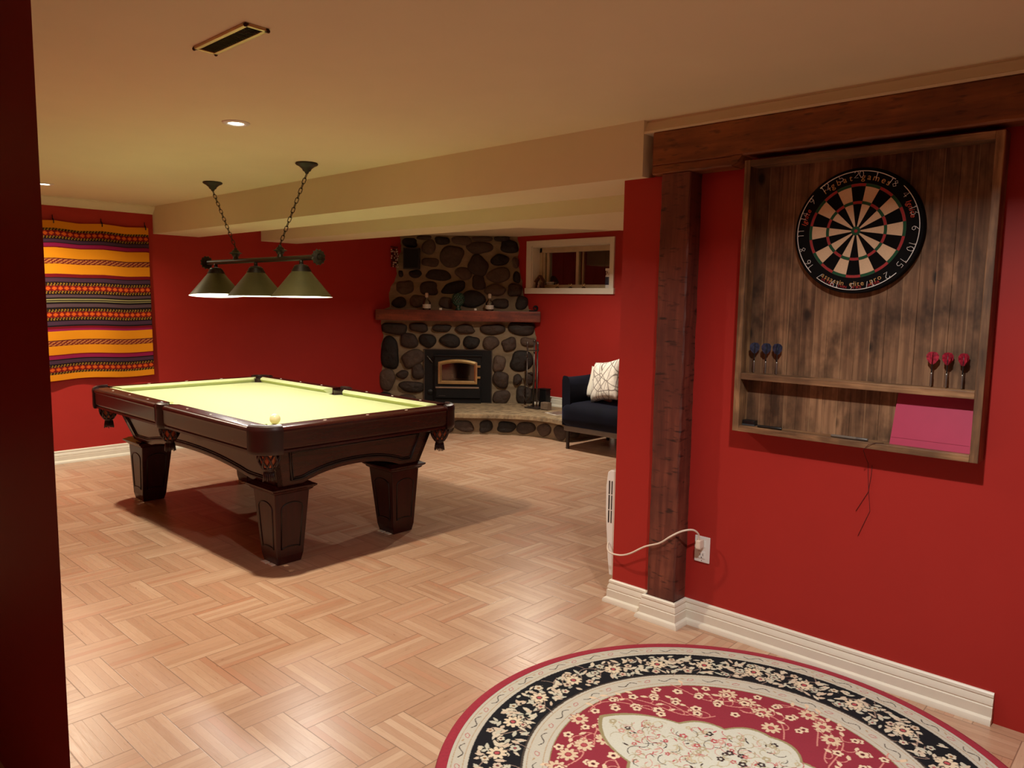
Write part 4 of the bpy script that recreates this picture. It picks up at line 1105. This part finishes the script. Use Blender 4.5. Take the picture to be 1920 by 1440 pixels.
def stone(mb, fr, w, h, rot, seed, dome=.036):
    """one river stone: irregular rounded outline domed out of the mortar; fr(a,b,o) gives the world point"""
    r = random.Random(seed); n = 26; mb.tint = r.random()
    ph = [r.uniform(0, 2*PI) for _ in range(4)]; am = [.07, .05, .035, .02]; e = r.uniform(2.1, 2.9); ca, sa = math.cos(math.radians(rot)), math.sin(math.radians(rot))
    out = []
    for k in range(n):
        a = 2*PI*k/n; q = (abs(math.cos(a))**e+abs(math.sin(a))**e)**(-1/e)
        q *= 1+sum(am[i]*math.sin((i+2)*a+ph[i]) for i in range(4))
        x, y = q*math.cos(a)*w/2, q*math.sin(a)*h/2; out.append((x*ca-y*sa, x*sa+y*ca))
    tx, ty = r.uniform(-.2, .2), r.uniform(-.2, .2)
    vs = []; prof = [(1.0, -.012), (1.0, .006), (.95, .45), (.82, .74), (.6, .92), (.32, 1.)]
    for sc, d in prof:
        vs += [fr(x*sc, y*sc, (d*dome*(1+tx*x/w+ty*y/h+.10*math.sin(x*30+ph[0])*math.sin(y*30+ph[1])) if d > 0 else d)) for x, y in out]
    vs.append(fr(0, 0, dome*1.02)); m = len(prof)
    fs = [(i*n+k, i*n+(k+1) % n, (i+1)*n+(k+1) % n, (i+1)*n+k) for i in range(m-1) for k in range(n)]
    fs += [((m-1)*n+k, (m-1)*n+(k+1) % n, m*n) for k in range(n)]
    mb.add(vs, fs)
fp = empty('fieldstone_fireplace', tuple(P0.lerp(P1, .5)), 'corner fireplace of dark rounded fieldstones with a raised stone hearth', 'fireplace')
cor = (-7.07, 6.65)
ZK = [HZ, .6, 1.0, 1.25, 1.312, 1.32, 1.55, 1.69, 1.81, 2.0, 2.181]
YK = [5.42, 5.42, 5.42, 5.42, 5.42, 5.51, 5.552, 5.615, 5.647, 5.685, 5.705]       # left edge on the left wall
XK = [-5.78, -5.78, -5.78, -5.79, -5.79, -5.895, -5.975, -6.03, -6.05, -6.07, -6.088]   # right edge on the back wall
OK_ = [0, 0, 0, 0, -.03, -.07, -.115, -.16, -.18, -.198, -.208]                     # how far the face leans back
m = MB(); r = random.Random(11); N = 60; vs = []
for i in range(N+1):
    z = HZ+(2.181-HZ)*i/N; wl, wr_ = .016*math.sin(z*19+1)+r.uniform(-.008, .008), .016*math.sin(z*17+4)+r.uniform(-.008, .008)
    a = Vector((-7.07, np.interp(z, ZK, YK)+wl)); c = Vector((np.interp(z, ZK, XK)+wr_, 6.65))
    for k in range(9):
        p = a.lerp(c, k/8); vs.append((p.x, p.y, z))
    vs.append((cor[0], cor[1], z))
k = 10
m.add(vs, [tuple(range(k)), tuple(N*k+q for q in range(k-1, -1, -1))]+[(i*k+q, i*k+(q+1) % k, (i+1)*k+(q+1) % k, (i+1)*k+q) for i in range(N) for q in range(k)])
m.build('mortar_breast', MORTAR, fp)
def frame_low(s, z):
    return lambda a, b, o: FM @ Vector((s+a, o, z+b))
def frame_up(s, z):
    return lambda a, b, o: FM @ Vector((s+a, float(np.interp(z+b, ZK, OK_))+o, z+b))
m = MB(); sd = 100
for s, z, w, h, r in UP:
    stone(m, frame_up(s, z), w*1.05, h*1.05, r, sd, .042); sd += 1
m.build('fieldstones', STONE, fp, smooth=True, att='tint', fix=True)
m = MB()
for s, z, w, h, r in LO:
    if .50 < s < 1.26 and z < .86: continue
    stone(m, frame_low(s, z), w*1.05, h*1.05, r, sd, .050); sd += 1
m.build('fieldstones', STONE, fp, smooth=True, att='tint', fix=True)
MB(FM).cbox(-.055, 1.832, -.12, .125, 1.188, 1.312, .008).build('mantel_shelf', MANT, fp)
# raised hearth: flagstone slab on a low stone-faced base, curved towards the room
HE = [(-7.07, 4.56), (-6.55, 4.83), (-6.15, 5.13), (-5.85, 5.40), (-5.693, 5.515), (-5.575, 5.635), (-5.442, 5.740), (-5.304, 5.836), (-5.143, 5.905), (-4.937, 5.925), (-4.78, 5.895), (-4.69, 5.93), (-4.66, 6.1), (-4.66, 6.65), (-7.07, 6.65)]
m = MB()
m.prism([(x, y, HZ-.05) for x, y in HE], (0, 0, .05))
FLAG = None
g = G('flagstone', .8, 0, .3); n_ = g.noise(g.obj(), 14, 6, .65)
g.color(g.ramp(n_, [(.3, s2l(104, 90, 72)), (.5, s2l(150, 130, 102)), (.7, s2l(178, 156, 122))])); g.bump(n_, .5, .008)
m.build('hearth_slab', g.m, fp, bevel=.006)
def inset(poly, d):
    out = []
    for i, p in enumerate(poly[:-2]):
        a = Vector(poly[max(0, i-1)]); b = Vector(poly[i+1]); t = (b-a).normalized(); nrm = Vector((-t.y, t.x))
        out.append((p[0]+nrm.x*d, p[1]+nrm.y*d))
    out[0] = (-7.07, poly[0][1]+d)
    out[-1] = (poly[-3][0]-d, out[-1][1])
    out[-1] = (out[-1][0], 6.65)
    return out+[(-7.07, 6.65)]
HB = inset(HE[:-1]+[HE[-1]], .085)
m = MB(); m.prism([(x, y, 0) for x, y in HB], (0, 0, HZ-.05)); m.build('hearth_base', MORTAR, fp)
m = MB(); sd = 300
def along(poly, s):
    for (x0, y0), (x1, y1) in zip(poly[:-1], poly[1:]):
        L = math.hypot(x1-x0, y1-y0)
        if s <= L: 
            t = s/L; return Vector((x0+(x1-x0)*t, y0+(y1-y0)*t)), Vector(((x1-x0)/L, (y1-y0)/L))
        s -= L
    return Vector((x1, y1)), Vector((1, 0))
s = .14
while s < 3.3:
    w = random.uniform(.15, .22); h = random.uniform(.115, .15); c, t = along(HB, s)
    if c.y > 6.3: break
    nn = Vector((t.y, -t.x))
    fr = lambda a, b, o, c=c, t=t, nn=nn: Vector((c.x+t.x*a+nn.x*o, c.y+t.y*a+nn.y*o, .088+b))
    stone(m, fr, w, h, random.uniform(-12, 12), sd, .032); sd += 1; s += w/2+random.uniform(.105, .15)
m.build('hearth_stones', STONE, fp, smooth=True, att='tint')

# ------------------------------------------------------------------ wood stove insert
st = empty('wood_stove_insert', tuple(FM @ Vector((.885, .02, HZ))), 'black wood stove insert with arched brass glass door in the fireplace', 'wood stove')
MB(FM).box(.494, 1.277, -.02, .014, HZ, .853).build('surround_panel', BLACKM, st)
m = MB(FM); m.box(.486, .498, -.02, .020, HZ, .861); m.box(1.273, 1.285, -.02, .020, HZ, .861); m.box(.486, 1.285, -.02, .020, .851, .861)
m.build('surround_edge', DARKST, st)
m = MB(FM)   # firebox shell around the opening
m.box(.622, .700, .0, .07, HZ+.05, .79); m.box(1.078, 1.152, .0, .07, HZ+.05, .79); m.box(.700, 1.078, .0, .07, .705, .79); m.box(.700, 1.078, .0, .07, HZ+.05, .495)
m.box(.70, 1.078, .0, .004, .495, .705)
m.build('firebox', BLACKM, st)
MB(FM).cbox(.606, 1.168, .0, .092, .784, .798, .003).build('top_ledge', BLACKM, st)
def arch_pts(x0, x1, z0, z1, rise, n=16):
    out = [(x0, z0), (x0, z1)]
    for i in range(1, n): 
        t = i/n; out.append((x0+(x1-x0)*t, z1+rise*(1-(2*t-1)**2)))
    return out+[(x1, z1), (x1, z0)]
oo = arch_pts(.660, 1.112, .462, .715, .034); ii = arch_pts(.703, 1.076, .500, .682, .026)
m = MB(FM); n = len(oo)
vs = [(s, .07, z) for s, z in oo]+[(s, .07, z) for s, z in ii]+[(s, .094, z) for s, z in oo]+[(s, .088, z) for s, z in ii]
mid = [((a[0]*.45+b[0]*.55), .1, (a[1]*.45+b[1]*.55)) for a, b in zip(oo, ii)]
vs += mid; fs = []
for i in range(n):
    j = (i+1) % n
    fs += [(i, j, n+j, n+i), (2*n+i, 4*n+i, 4*n+j, 2*n+j), (4*n+i, 3*n+i, 3*n+j, 4*n+j), (i, 2*n+i, 2*n+j, j), (n+i, n+j, 3*n+j, 3*n+i)]
m.add(vs, fs); dr = m.build('stove_door', BRASS, st, smooth=True, auto=.6)
MB(FM).prism([(s, .074, z) for s, z in arch_pts(.700, 1.079, .497, .685, .026)], (0, .003, 0)).build('door_glass', glass('smoked_glass', (.55, .5, .45), .35, .06), dr)
for z in (.540, .668): MB(FM).cbox(1.108, 1.150, .074, .094, z-.012, z+.012, .003).build('hinge', BRASS, dr)
m = MB(FM); m.tube([(.656, .08, .63), (.652, .10, .64), (.648, .105, .668), (.655, .10, .69)], .006, 8); m.build('door_latch', BLACKM, dr, smooth=True)
m = MB(FM); m.cbox(.805, .830, .02, .045, .507, .565, .002); m.cbox(1.005, 1.030, .02, .045, .500, .555, .002); m.cbox(.805, 1.030, .02, .045, .500, .520, .002)
m.build('reflection_shape', plain('pale_reflection', s2l(190, 168, 128), .9), st)  # added pale U shape imitating a reflection in the door glass
m = MB(FM); m.cbox(.632, 1.135, .0, .11, .412, .430, .003); m.build('door_ledge', plain('brushed_nickel_strip', s2l(170, 150, 132), .35, .8), st)
m = MB(FM); m.cbox(.640, 1.147, .0, .10, .300, .408, .004); m.cbox(.62, 1.16, .0, .07, HZ, .30, .004); m.build('ash_drawer', BLACKM, st)
m = MB(FM); m.box(.668, .745, .0995, .1015, .322, .328); m.build('drawer_badge', DARKST, st)
m = MB(FM); m.tube([(.532, .03, .775), (.59, .03, .705)], .006, 8); m.ball((.532, .03, .775), .007, 8); m.build('damper_lever', STEEL, st, smooth=True)
m = MB(FM); m.lathe([(.03, 0.014), (.03, .03), (.012, .036), (.012, .05), (0, .052)], (.565, 0, .36), 'Y', n=18); m.build('air_knob', BLACKP, st, smooth=True, auto=.6)

# ------------------------------------------------------------------ things on the mantel
MZ = 1.3128
CLEAR = glass('clear_bottle_glass', (.86, .88, .84), .5, .05)
def bottle(s, lab):
    p = FM @ Vector((s, .05, MZ)); o = empty('liquor_bottle', tuple(p), lab, 'bottle', 'clear bottles on the mantel')
    x, y, z = p
    MB().lathe([(0, 0), (.042, .001), (.046, .006), (.047, .075), (.040, .098), (.020, .118), (.015, .124), (.014, .150), (.0, .150)], (x, y, z), n=28).build('body', CLEAR, o, smooth=True, auto=.7)
    MB().lathe([(.0475, .018), (.0482, .020), (.0482, .062), (.0475, .064)], (x, y, z), n=28, cap=False).build('paper_label', plain('white_printed_label', s2l(198, 190, 176), .6, var=.35, scale=90), o, smooth=True)
    MB().lathe([(.016, .142), (.017, .144), (.019, .17), (.021, .18), (.016, .193), (.0, .196)], (x, y, z), n=18).build('stopper', plain('pale_cork', s2l(190, 172, 150), .5), o, smooth=True)
bottle(.522, 'clear round-stoppered bottle on the mantel between the speaker and the green vase'); bottle(1.246, 'clear round-stoppered bottle on the window end of the mantel')
for s, lab in ((.684, 'small white candle on the mantel left of the green vase'), (1.082, 'small white candle on the mantel right of the green vase')):
    p = FM @ Vector((s, .075, MZ))
    o = MB().lathe([(0, 0), (.016, .0005), (.017, .003), (.017, .02), (.015, .024), (.0, .024)], tuple(p), n=20).build('votive_candle', plain('white_wax', s2l(238, 230, 214), .4), loc=tuple(p), smooth=True, auto=.6)
    tag(o, lab, 'candle', 'votive candles on the mantel')
    MB().tube([p+Vector((0, 0, .022)), p+Vector((.001, 0, .03))], .0012, 5).build('wick', BLACKP, o)
p = FM @ Vector((.885, .045, MZ)); o = empty('green_glass_vase', tuple(p), 'dark green glass vase of knobbly leaves at the middle of the mantel', 'vase')
GG = plain('dark_green_glass', s2l(22, 62, 48), .12, var=.4, spec=.8)
MB().lathe([(0, 0), (.034, .001), (.036, .008), (.026, .02), (.024, .03), (.038, .06), (.044, .075), (.0, .08)], tuple(p), n=24).build('foot', GG, o, smooth=True)
m = MB(); r = random.Random(2)
for k in range(9):
    for i in range(12):
        a = 2*PI*(i+.5*(k % 2))/12; th = .35+2.2*k/8; rr = .062
        c = Vector((p.x+rr*math.sin(th)*math.cos(a), p.y+rr*math.sin(th)*math.sin(a), p.z+.125-rr*1.05*math.cos(th)*-1*-1))
        m.ball(c, (.017, .017, .021), 8)
m.build('leaf_bowl', GG, o, smooth=True)
m = MB(FM); q = [(1.70, .02, MZ+.006), (1.745, .02, MZ+.006)]
for i in range(22):
    a = -PI/2+1.75*2*PI*i/21*.9; rr = .032-.018*i/21; q.append((1.775+rr*math.cos(a), .02, MZ+.038+rr*math.sin(a)))
m.tube(q, .006, 8); o = m.build('iron_scroll', BLACKM, loc=tuple(FM @ Vector((1.75, .02, MZ))), smooth=True); tag(o, 'black wrought iron scroll curling up at the window end of the mantel', 'ornament')
sp = empty('wall_speaker', tuple(FM @ Vector((.332, -.03, 1.78))), 'square black speaker high on the left of the stone chimney', 'speaker')
MB(FM).cbox(.238, .426, -.18, -.045, 1.778, 2.022, .004).build('speaker_cabinet', BLACKP, sp)
MB(FM).cbox(.250, .414, -.047, -.038, 1.792, 2.008, .003).build('speaker_grille', plain('black_grille_cloth', s2l(16, 17, 16), .95, bump=.3, bscale=600), sp)
o = empty('hanging_ornament', (-7.04, 5.63, 1.79), 'small dark and white beaded ornament hanging on the wall beside the speaker', 'ornament')
m = MB(); mw = MB(); r = random.Random(4)
for k in range(5):
    y = 5.548+.021*k
    m.tube([(-7.052, y, 2.03-.01*abs(k-2)), (-7.05, y, 1.80)], .003, 5)
    for i in range(9):
        (mw if r.random() < .55 else m).ball((-7.048, y+r.uniform(-.006, .006), 2.0-.024*i+r.uniform(-.004, .004)), (.009, .008, .010), 8)
m.tube([(-7.058, 5.538, 2.03), (-7.056, 5.642, 2.03)], .005, 6)
m.build('cords', plain('dark_brown_cord', s2l(50, 22, 18), .8), o, smooth=True); mw.build('beads', plain('bone_bead', s2l(206, 180, 160), .5), o, smooth=True)

# ------------------------------------------------------------------ hearth tools
tx, ty = -5.50, 6.36
o = empty('fireplace_tool_stand', (tx, ty, HZ), 'brown iron fireplace tool stand with square foot on the hearth', 'tool stand')
MB().cbox(tx-.11, tx+.09, ty-.075, ty+.075, HZ+.0006, HZ+.014, .004).build('foot_plate', DARKST, o)
m = MB(); m.tube([(tx-.04, ty, HZ+.01), (tx-.04, ty, .985)], .010, 8); m.ball((tx-.04, ty, .99), .016, 10); m.build('pole', DARKST, o, smooth=True)
m = MB(); m.tube([(tx-.105, ty-.03, .905), (tx-.105, ty-.03, .885), (tx-.04, ty-.03, .885), (tx+.05, ty-.03, .885), (tx+.05, ty-.03, .905)], .006, 8); m.tube([(tx-.04, ty, .885), (tx-.04, ty-.03, .885)], .006, 6)
m.build('hook_bar', DARKST, o, smooth=True)
def tool(name, x, y, lab, mk):
    m = MB(); mk(m, x, y); o = m.build(name, DARKST, loc=(x, y, .9), smooth=True); tag(o, lab, 'fireplace tool', 'hearth tools on the stand')
    h = MB(); h.lathe([(0, .985), (.010, .98), (.012, .95), (.008, .89), (.006, .87)], (x, y, 0), n=10); h.build('handle', DARKST, o, smooth=True)
def tongs(m, x, y):
    m.tube([(x, y, .875), (x, y, .80)], .007, 6)
    m.tube([(x-.03, y, .83), (x, y, .795)], .007, 6)
    for sg in (-1, 1): m.tube([(x, y, .80), (x+sg*.006, y, .52), (x+sg*.008, y, .50), (x+sg*.055, y, .42), (x+sg*.05, y, .37), (x+sg*.006, y, .305)], .0065, 6)
tool('fireplace_tongs', tx-.105, ty-.045, 'iron tongs with diamond-shaped jaws hanging from the tool stand', tongs)
def poker(m, x, y):
    m.tube([(x, y, .875), (x, y, .30), (x, y, .268)], [.0065, .0065, .003], 6); m.tube([(x, y, .34), (x+.03, y, .32), (x+.034, y, .30)], [.006, .005, .003], 6)
tool('fireplace_poker', tx+.05, ty-.045, 'straight iron poker hanging on the sofa side of the tool stand', poker)
def shovel(m, x, y):
    m.tube([(x, y, .875), (x, y, .46)], .0065, 6)
    vs = [(x-.045, y, .45), (x+.045, y, .45), (x+.05, y-.006, .30), (x-.05, y-.006, .30), (x-.05, y-.03, .45), (x+.05, y-.03, .45), (x+.055, y-.03, .31), (x-.055, y-.03, .31)]
    m.add(vs, [(0, 1, 2, 3), (0, 3, 7, 4), (1, 5, 6, 2), (0, 4, 5, 1)]); m.add([(a, b+.003, c) for a, b, c in vs], [(3, 2, 1, 0), (4, 7, 3, 0), (2, 6, 5, 1), (1, 5, 4, 0)])
tool('fireplace_shovel', tx-.04, ty+.05, 'iron shovel hanging behind the pole of the tool stand', shovel)
o = MB().cbox(-5.56, -5.45, 6.47, 6.55, HZ+.0006, HZ+.20, .008).build('ash_bucket', BLACKM, loc=(-5.5, 6.5, HZ)); tag(o, 'narrow black metal ash box behind the fireplace tools', 'ash box')
MB().cbox(-5.565, -5.445, 6.465, 6.555, HZ+.2, HZ+.212, .003).build('lid', BLACKM, o); 
o = rough_box(-5.39, -5.29, 6.31, 6.38, HZ+.005, HZ+.085, 5, 'X', .004, 3).build('firewood_block', plain('grey_wood_block', s2l(116, 98, 80), .9, var=.2, scale=40), loc=(-5.35, 6.37, HZ)); tag(o, 'short grey-brown wooden block beside the foot of the tool stand', 'block')
o = empty('magazine', (-5.06, 6.22, HZ), 'folded magazine lying on the hearth beside the navy sofa', 'magazine')
m = MB(); m.prism([(-5.20, 6.16, HZ+.0005), (-5.00, 6.10, HZ+.0005), (-4.92, 6.32, HZ+.0005), (-5.12, 6.38, HZ+.0005)], (0, 0, .006)); m.build('pages', plain('white_paper', s2l(220, 212, 200), .6), o)
m = MB(); m.prism([(-5.16, 6.17, HZ+.0066), (-5.0, 6.12, HZ+.0066), (-4.925, 6.32, HZ+.012), (-5.09, 6.37, HZ+.012)], (0, 0, .002)); m.build('cover', plain('grey_cover', s2l(120, 104, 94), .5, var=.5, scale=30), o)

# ------------------------------------------------------------------ things on the window sill
SZ = WZ0+.004
x0 = -5.765; yb = YF+.045
o = empty('nativity_figure', (x0, yb, SZ), 'little gabled wooden shrine at the left end of the window sill', 'figurine')
m = MB(); 
for sg in (-1, 1): m.prism([(x0, yb-.03, SZ+.150), (x0+sg*.066, yb-.03, SZ+.075), (x0+sg*.058, yb-.03, SZ+.07), (x0, yb-.03, SZ+.136)], (0, .06, 0)); m.box(x0+sg*.045, x0+sg*.052, yb-.02, yb+.02, SZ+.004, SZ+.082)
m.box(x0-.06, x0+.06, yb-.03, yb+.03, SZ, SZ+.005); m.build('shelter', plain('brown_twigs', s2l(104, 70, 42), .8), o)
m = MB(); m.lathe([(.0, .004), (.018, .005), (.015, .03), (.009, .045), (.0, .046)], (x0-.02, yb, SZ), n=14); m.ball((x0-.02, yb, SZ+.055), .011, 10); m.build('figure', plain('pale_ceramic', s2l(206, 180, 176), .4), o, smooth=True)
m = MB(); m.lathe([(.0, .004), (.016, .005), (.012, .04), (.007, .05), (.0, .052)], (x0+.022, yb+.004, SZ), n=14); m.ball((x0+.022, yb+.004, SZ+.062), .010, 10); m.build('figure', plain('brown_ceramic', s2l(86, 40, 30), .5), o, smooth=True)
for x, lab in ((-5.492, 'small brass figurine on the sill nearest the gabled shrine'), (-5.302, 'small brass figurine at the middle of the window sill'), (-5.118, 'small brass figurine on the sill nearest the white bottle')):
    y = YF+.03; o = empty('sill_figurine', (x, y, SZ), lab, 'figurine', 'small brass figurines on the sill')
    MB().lathe([(.0, 0), (.020, .001), (.021, .008), (.012, .014), (.0, .015)], (x, y, SZ), n=16).build('base', plain('dark_wood_base', s2l(70, 44, 28), .5), o, smooth=True)
    m = MB(); m.ball((x, y, SZ+.028), (.016, .010, .013), 12); m.ball((x+.013, y, SZ+.042), .0085, 10); m.tube([(x-.012, y, SZ+.03), (x-.024, y, SZ+.046)], .004, 6); m.build('animal', BRASS, o, smooth=True)
x = -4.795; y = YF+.055
o = empty('spray_bottle', (x, y, SZ), 'white spray bottle with dark label at the right end of the window sill', 'spray bottle')
MB().lathe([(0, 0), (.040, .001), (.042, .008), (.042, .125), (.036, .142), (.018, .160), (.016, .175), (.0, .175)], (x, y, SZ), n=24).build('body', WHITEP, o, smooth=True, auto=.7)
MB().lathe([(.0425, .035), (.043, .036), (.043, .118), (.0425, .12)], (x, y, SZ), n=24, cap=False).build('label_band', plain('navy_label', s2l(48, 44, 66), .5, var=.5, scale=50), o, smooth=True)
m = MB(); m.lathe([(.019, .165), (.019, .185), (.0, .186)], (x, y, SZ), n=16); m.cbox(x-.048, x+.03, y-.011, y+.011, SZ+.185, SZ+.212, .005); m.tube([(x-.03, y, SZ+.187), (x-.038, y, SZ+.168), (x-.036, y, SZ+.152)], .005, 6); m.build('trigger_head', WHITEP, o, smooth=True, auto=.6)
o = MB().cbox(-5.735, -5.655, YF+.125, YF+.165, WZ0+.045, WZ0+.075, .003).build('small_box', plain('pale_grey_card', s2l(186, 184, 180), .6), loc=(-5.69, YF+.145, WZ0+.045)); tag(o, 'small pale box on the window track above the gabled shrine', 'box')
MB().cbox(-5.737, -5.653, YF+.123, YF+.167, WZ0+.069, WZ0+.078, .002).build('lid', WHITEP, o)

# ------------------------------------------------------------------ sofa and cushions
def velvet():
    g = G('navy_velvet', .85, 0, .15); n = g.noise(g.obj(), 6, 3)
    g.color(g.ramp(n, [(.3, s2l(8, 8, 17)), (.7, s2l(12, 13, 27))]))
    g.b.inputs['Sheen Weight'].default_value = .12; g.b.inputs['Sheen Roughness'].default_value = .4; g.b.inputs['Sheen Tint'].default_value = (.25, .28, .6, 1)
    g.bump(g.noise(g.obj(), 500, 2), .2, .0008); return g.m
VEL = velvet(); SLEG = plain('grey_brown_metal_leg', s2l(54, 46, 42), .45, .5)
SX0, SX1, SY0, SY1 = -4.585, -3.05, 5.68, 6.52
so = empty('navy_sofa', ((SX0+SX1)/2, (SY0+SY1)/2, 0), 'navy velvet sofa on slim metal legs partly behind the red partition', 'sofa')
MB().cbox(SX0+.015, SX1-.015, SY0+.02, SY1-.05, .178, .232, .012).build('frame', plain('grey_brown_sofa_rail', s2l(104, 92, 82), .6, var=.1), so)
MB().rbox(((SX0+SX1)/2, SY0+.34, .340), (.765+.015, .365, .115), .085, 14, .014).build('seat_cushion', VEL, so, smooth=True)
for sx, sg in ((SX0, 1), (SX1, -1)):
    m = MB(); N = 14; th = .085; vs = []
    for i in range(N+1):
        y = SY0+.015+(SY1-SY0-.05)*i/N
        zt = .705+.035*(i/N)-.016*math.sin(PI*i/N)+(.014 if i == 0 else 0)
        fl = .012*math.sin(PI*min(1, i/3)/2)
        ring = [(0, .235), (-.006, .45), (-.010, zt-.05), (.0, zt-.008), (.018, zt), (th-.03, zt-.004), (th-.008, zt-.03), (th, zt-.08), (th+.01, .45), (th, .235)]
        vs += [(sx+sg*(a), y, z) for a, z in ring]
    n = 10; m.add(vs, [tuple(range(n)), tuple(range(N*n+n-1, N*n-1, -1))]+[(i*n+k, (i+1)*n+k, (i+1)*n+(k+1) % n, i*n+(k+1) % n) for i in range(N) for k in range(n)])
    m.build('armrest', VEL, so, smooth=True, auto=.9)
MB().rbox(((SX0+SX1)/2, SY1-.09, .52), (.768, .085, .285), .06, 12, .02).build('backrest', VEL, so, smooth=True)
MB().rbox((-3.60, SY1-.13, .62), (.50, .09, .20), .08, 10, .02).build('back_cushion', VEL, so, smooth=True)
for x in (SX0+.05, SX1-.05):
    for y in (SY0+.05, SY1-.12):
        m = MB(); m.lathe([(.017, 0), (.018, .18)], (x, y, 0), n=14); m.build('leg', SLEG, so, smooth=True, auto=.6)
def pillow(name, c, half, thick, M3, mat, lab, back=None):
    n = 18; vs = []; fs = []
    for side in (1, -1):
        for i in range(n+1):
            for j in range(n+1):
                u, v = -1+2*i/n, -1+2*j/n
                t = thick*((1-u**4)*(1-v**4))**.55
                pin = 1-.10*(1-abs(u)**1.5)*abs(v)**3; pin2 = 1-.10*(1-abs(v)**1.5)*abs(u)**3
                vs.append(Vector(c)+M3 @ Vector((u*half*pin2, side*t, v*half*pin)))
    N = (n+1)**2
    for s in (0, 1):
        for i in range(n):
            for j in range(n):
                a = s*N+i*(n+1)+j; q = (a, a+1, a+n+2, a+n+1); fs.append(q if s else q[::-1])
    m = MB(); m.add(vs, fs)
    o = m.build(name, mat, loc=tuple(Vector(c)-Vector((0, 0, half))), smooth=True); tag(o, lab, 'cushion', 'cushions on the navy sofa')
    bm = bmesh.new(); bm.from_mesh(o.data); bmesh.ops.remove_doubles(bm, verts=bm.verts[:], dist=1e-5); bmesh.ops.recalc_face_normals(bm, faces=bm.faces[:]); bm.to_mesh(o.data); bm.free()
    return o
g = G('marble_line_print', .85, 0, .2)
v = g.obj((1, 1, 1)); vo = g.n('ShaderNodeTexVoronoi', feature='DISTANCE_TO_EDGE'); g.put(vo.inputs['Vector'], v); g.put(vo.inputs['Scale'], 7.5); g.put(vo.inputs['Randomness'], 1.)
ln = g.mapr(vo.outputs['Distance'], .018, .035, 1, 0)
def line(ax, az, off, w):
    s = g.xyz(v); d = g.math('ABSOLUTE', g.math('SUBTRACT', g.math('ADD', g.math('MULTIPLY', s[0], ax), g.math('MULTIPLY', s[2], az)), off)); return g.mapr(d, w*.6, w, 1, 0)
for a, b, c_, w in ((.93, .37, .05, .005), (.8, -.6, -.16, .006), (.35, .94, .22, .004), (.98, -.2, .02, .004), (.6, .8, .12, .004)):
    ln = g.math('MAXIMUM', ln, line(a, b, c_, w))
blo = g.noise(v, 9, 4)
g.color(g.mix(ln, g.ramp(blo, [(.35, s2l(206, 198, 188)), (.5, s2l(232, 226, 216)), (.68, s2l(178, 170, 164))]), s2l(132, 122, 116)))
g.bump(g.noise(v, 300, 2), .2, .001)
Rz = lambda a: Matrix.Rotation(a, 3, 'Z'); Rx = lambda a: Matrix.Rotation(a, 3, 'X'); Ry = lambda a: Matrix.Rotation(a, 3, 'Y')
pillow('patterned_cushion', (-4.225, 5.91, .682), .205, .065, Rz(-.30) @ Rx(-.26) @ Ry(-.20), g.m, 'white cushion printed with grey crossing lines leaning on the navy sofa')
pillow('plain_cushion', (-4.365, 6.03, .625), .16, .045, Rz(.12) @ Rx(-.25) @ Ry(.12), plain('off_white_cotton', s2l(222, 214, 200), .9, var=.04, bump=.2, bscale=400), 'plain off-white cushion tucked behind the patterned one on the sofa')
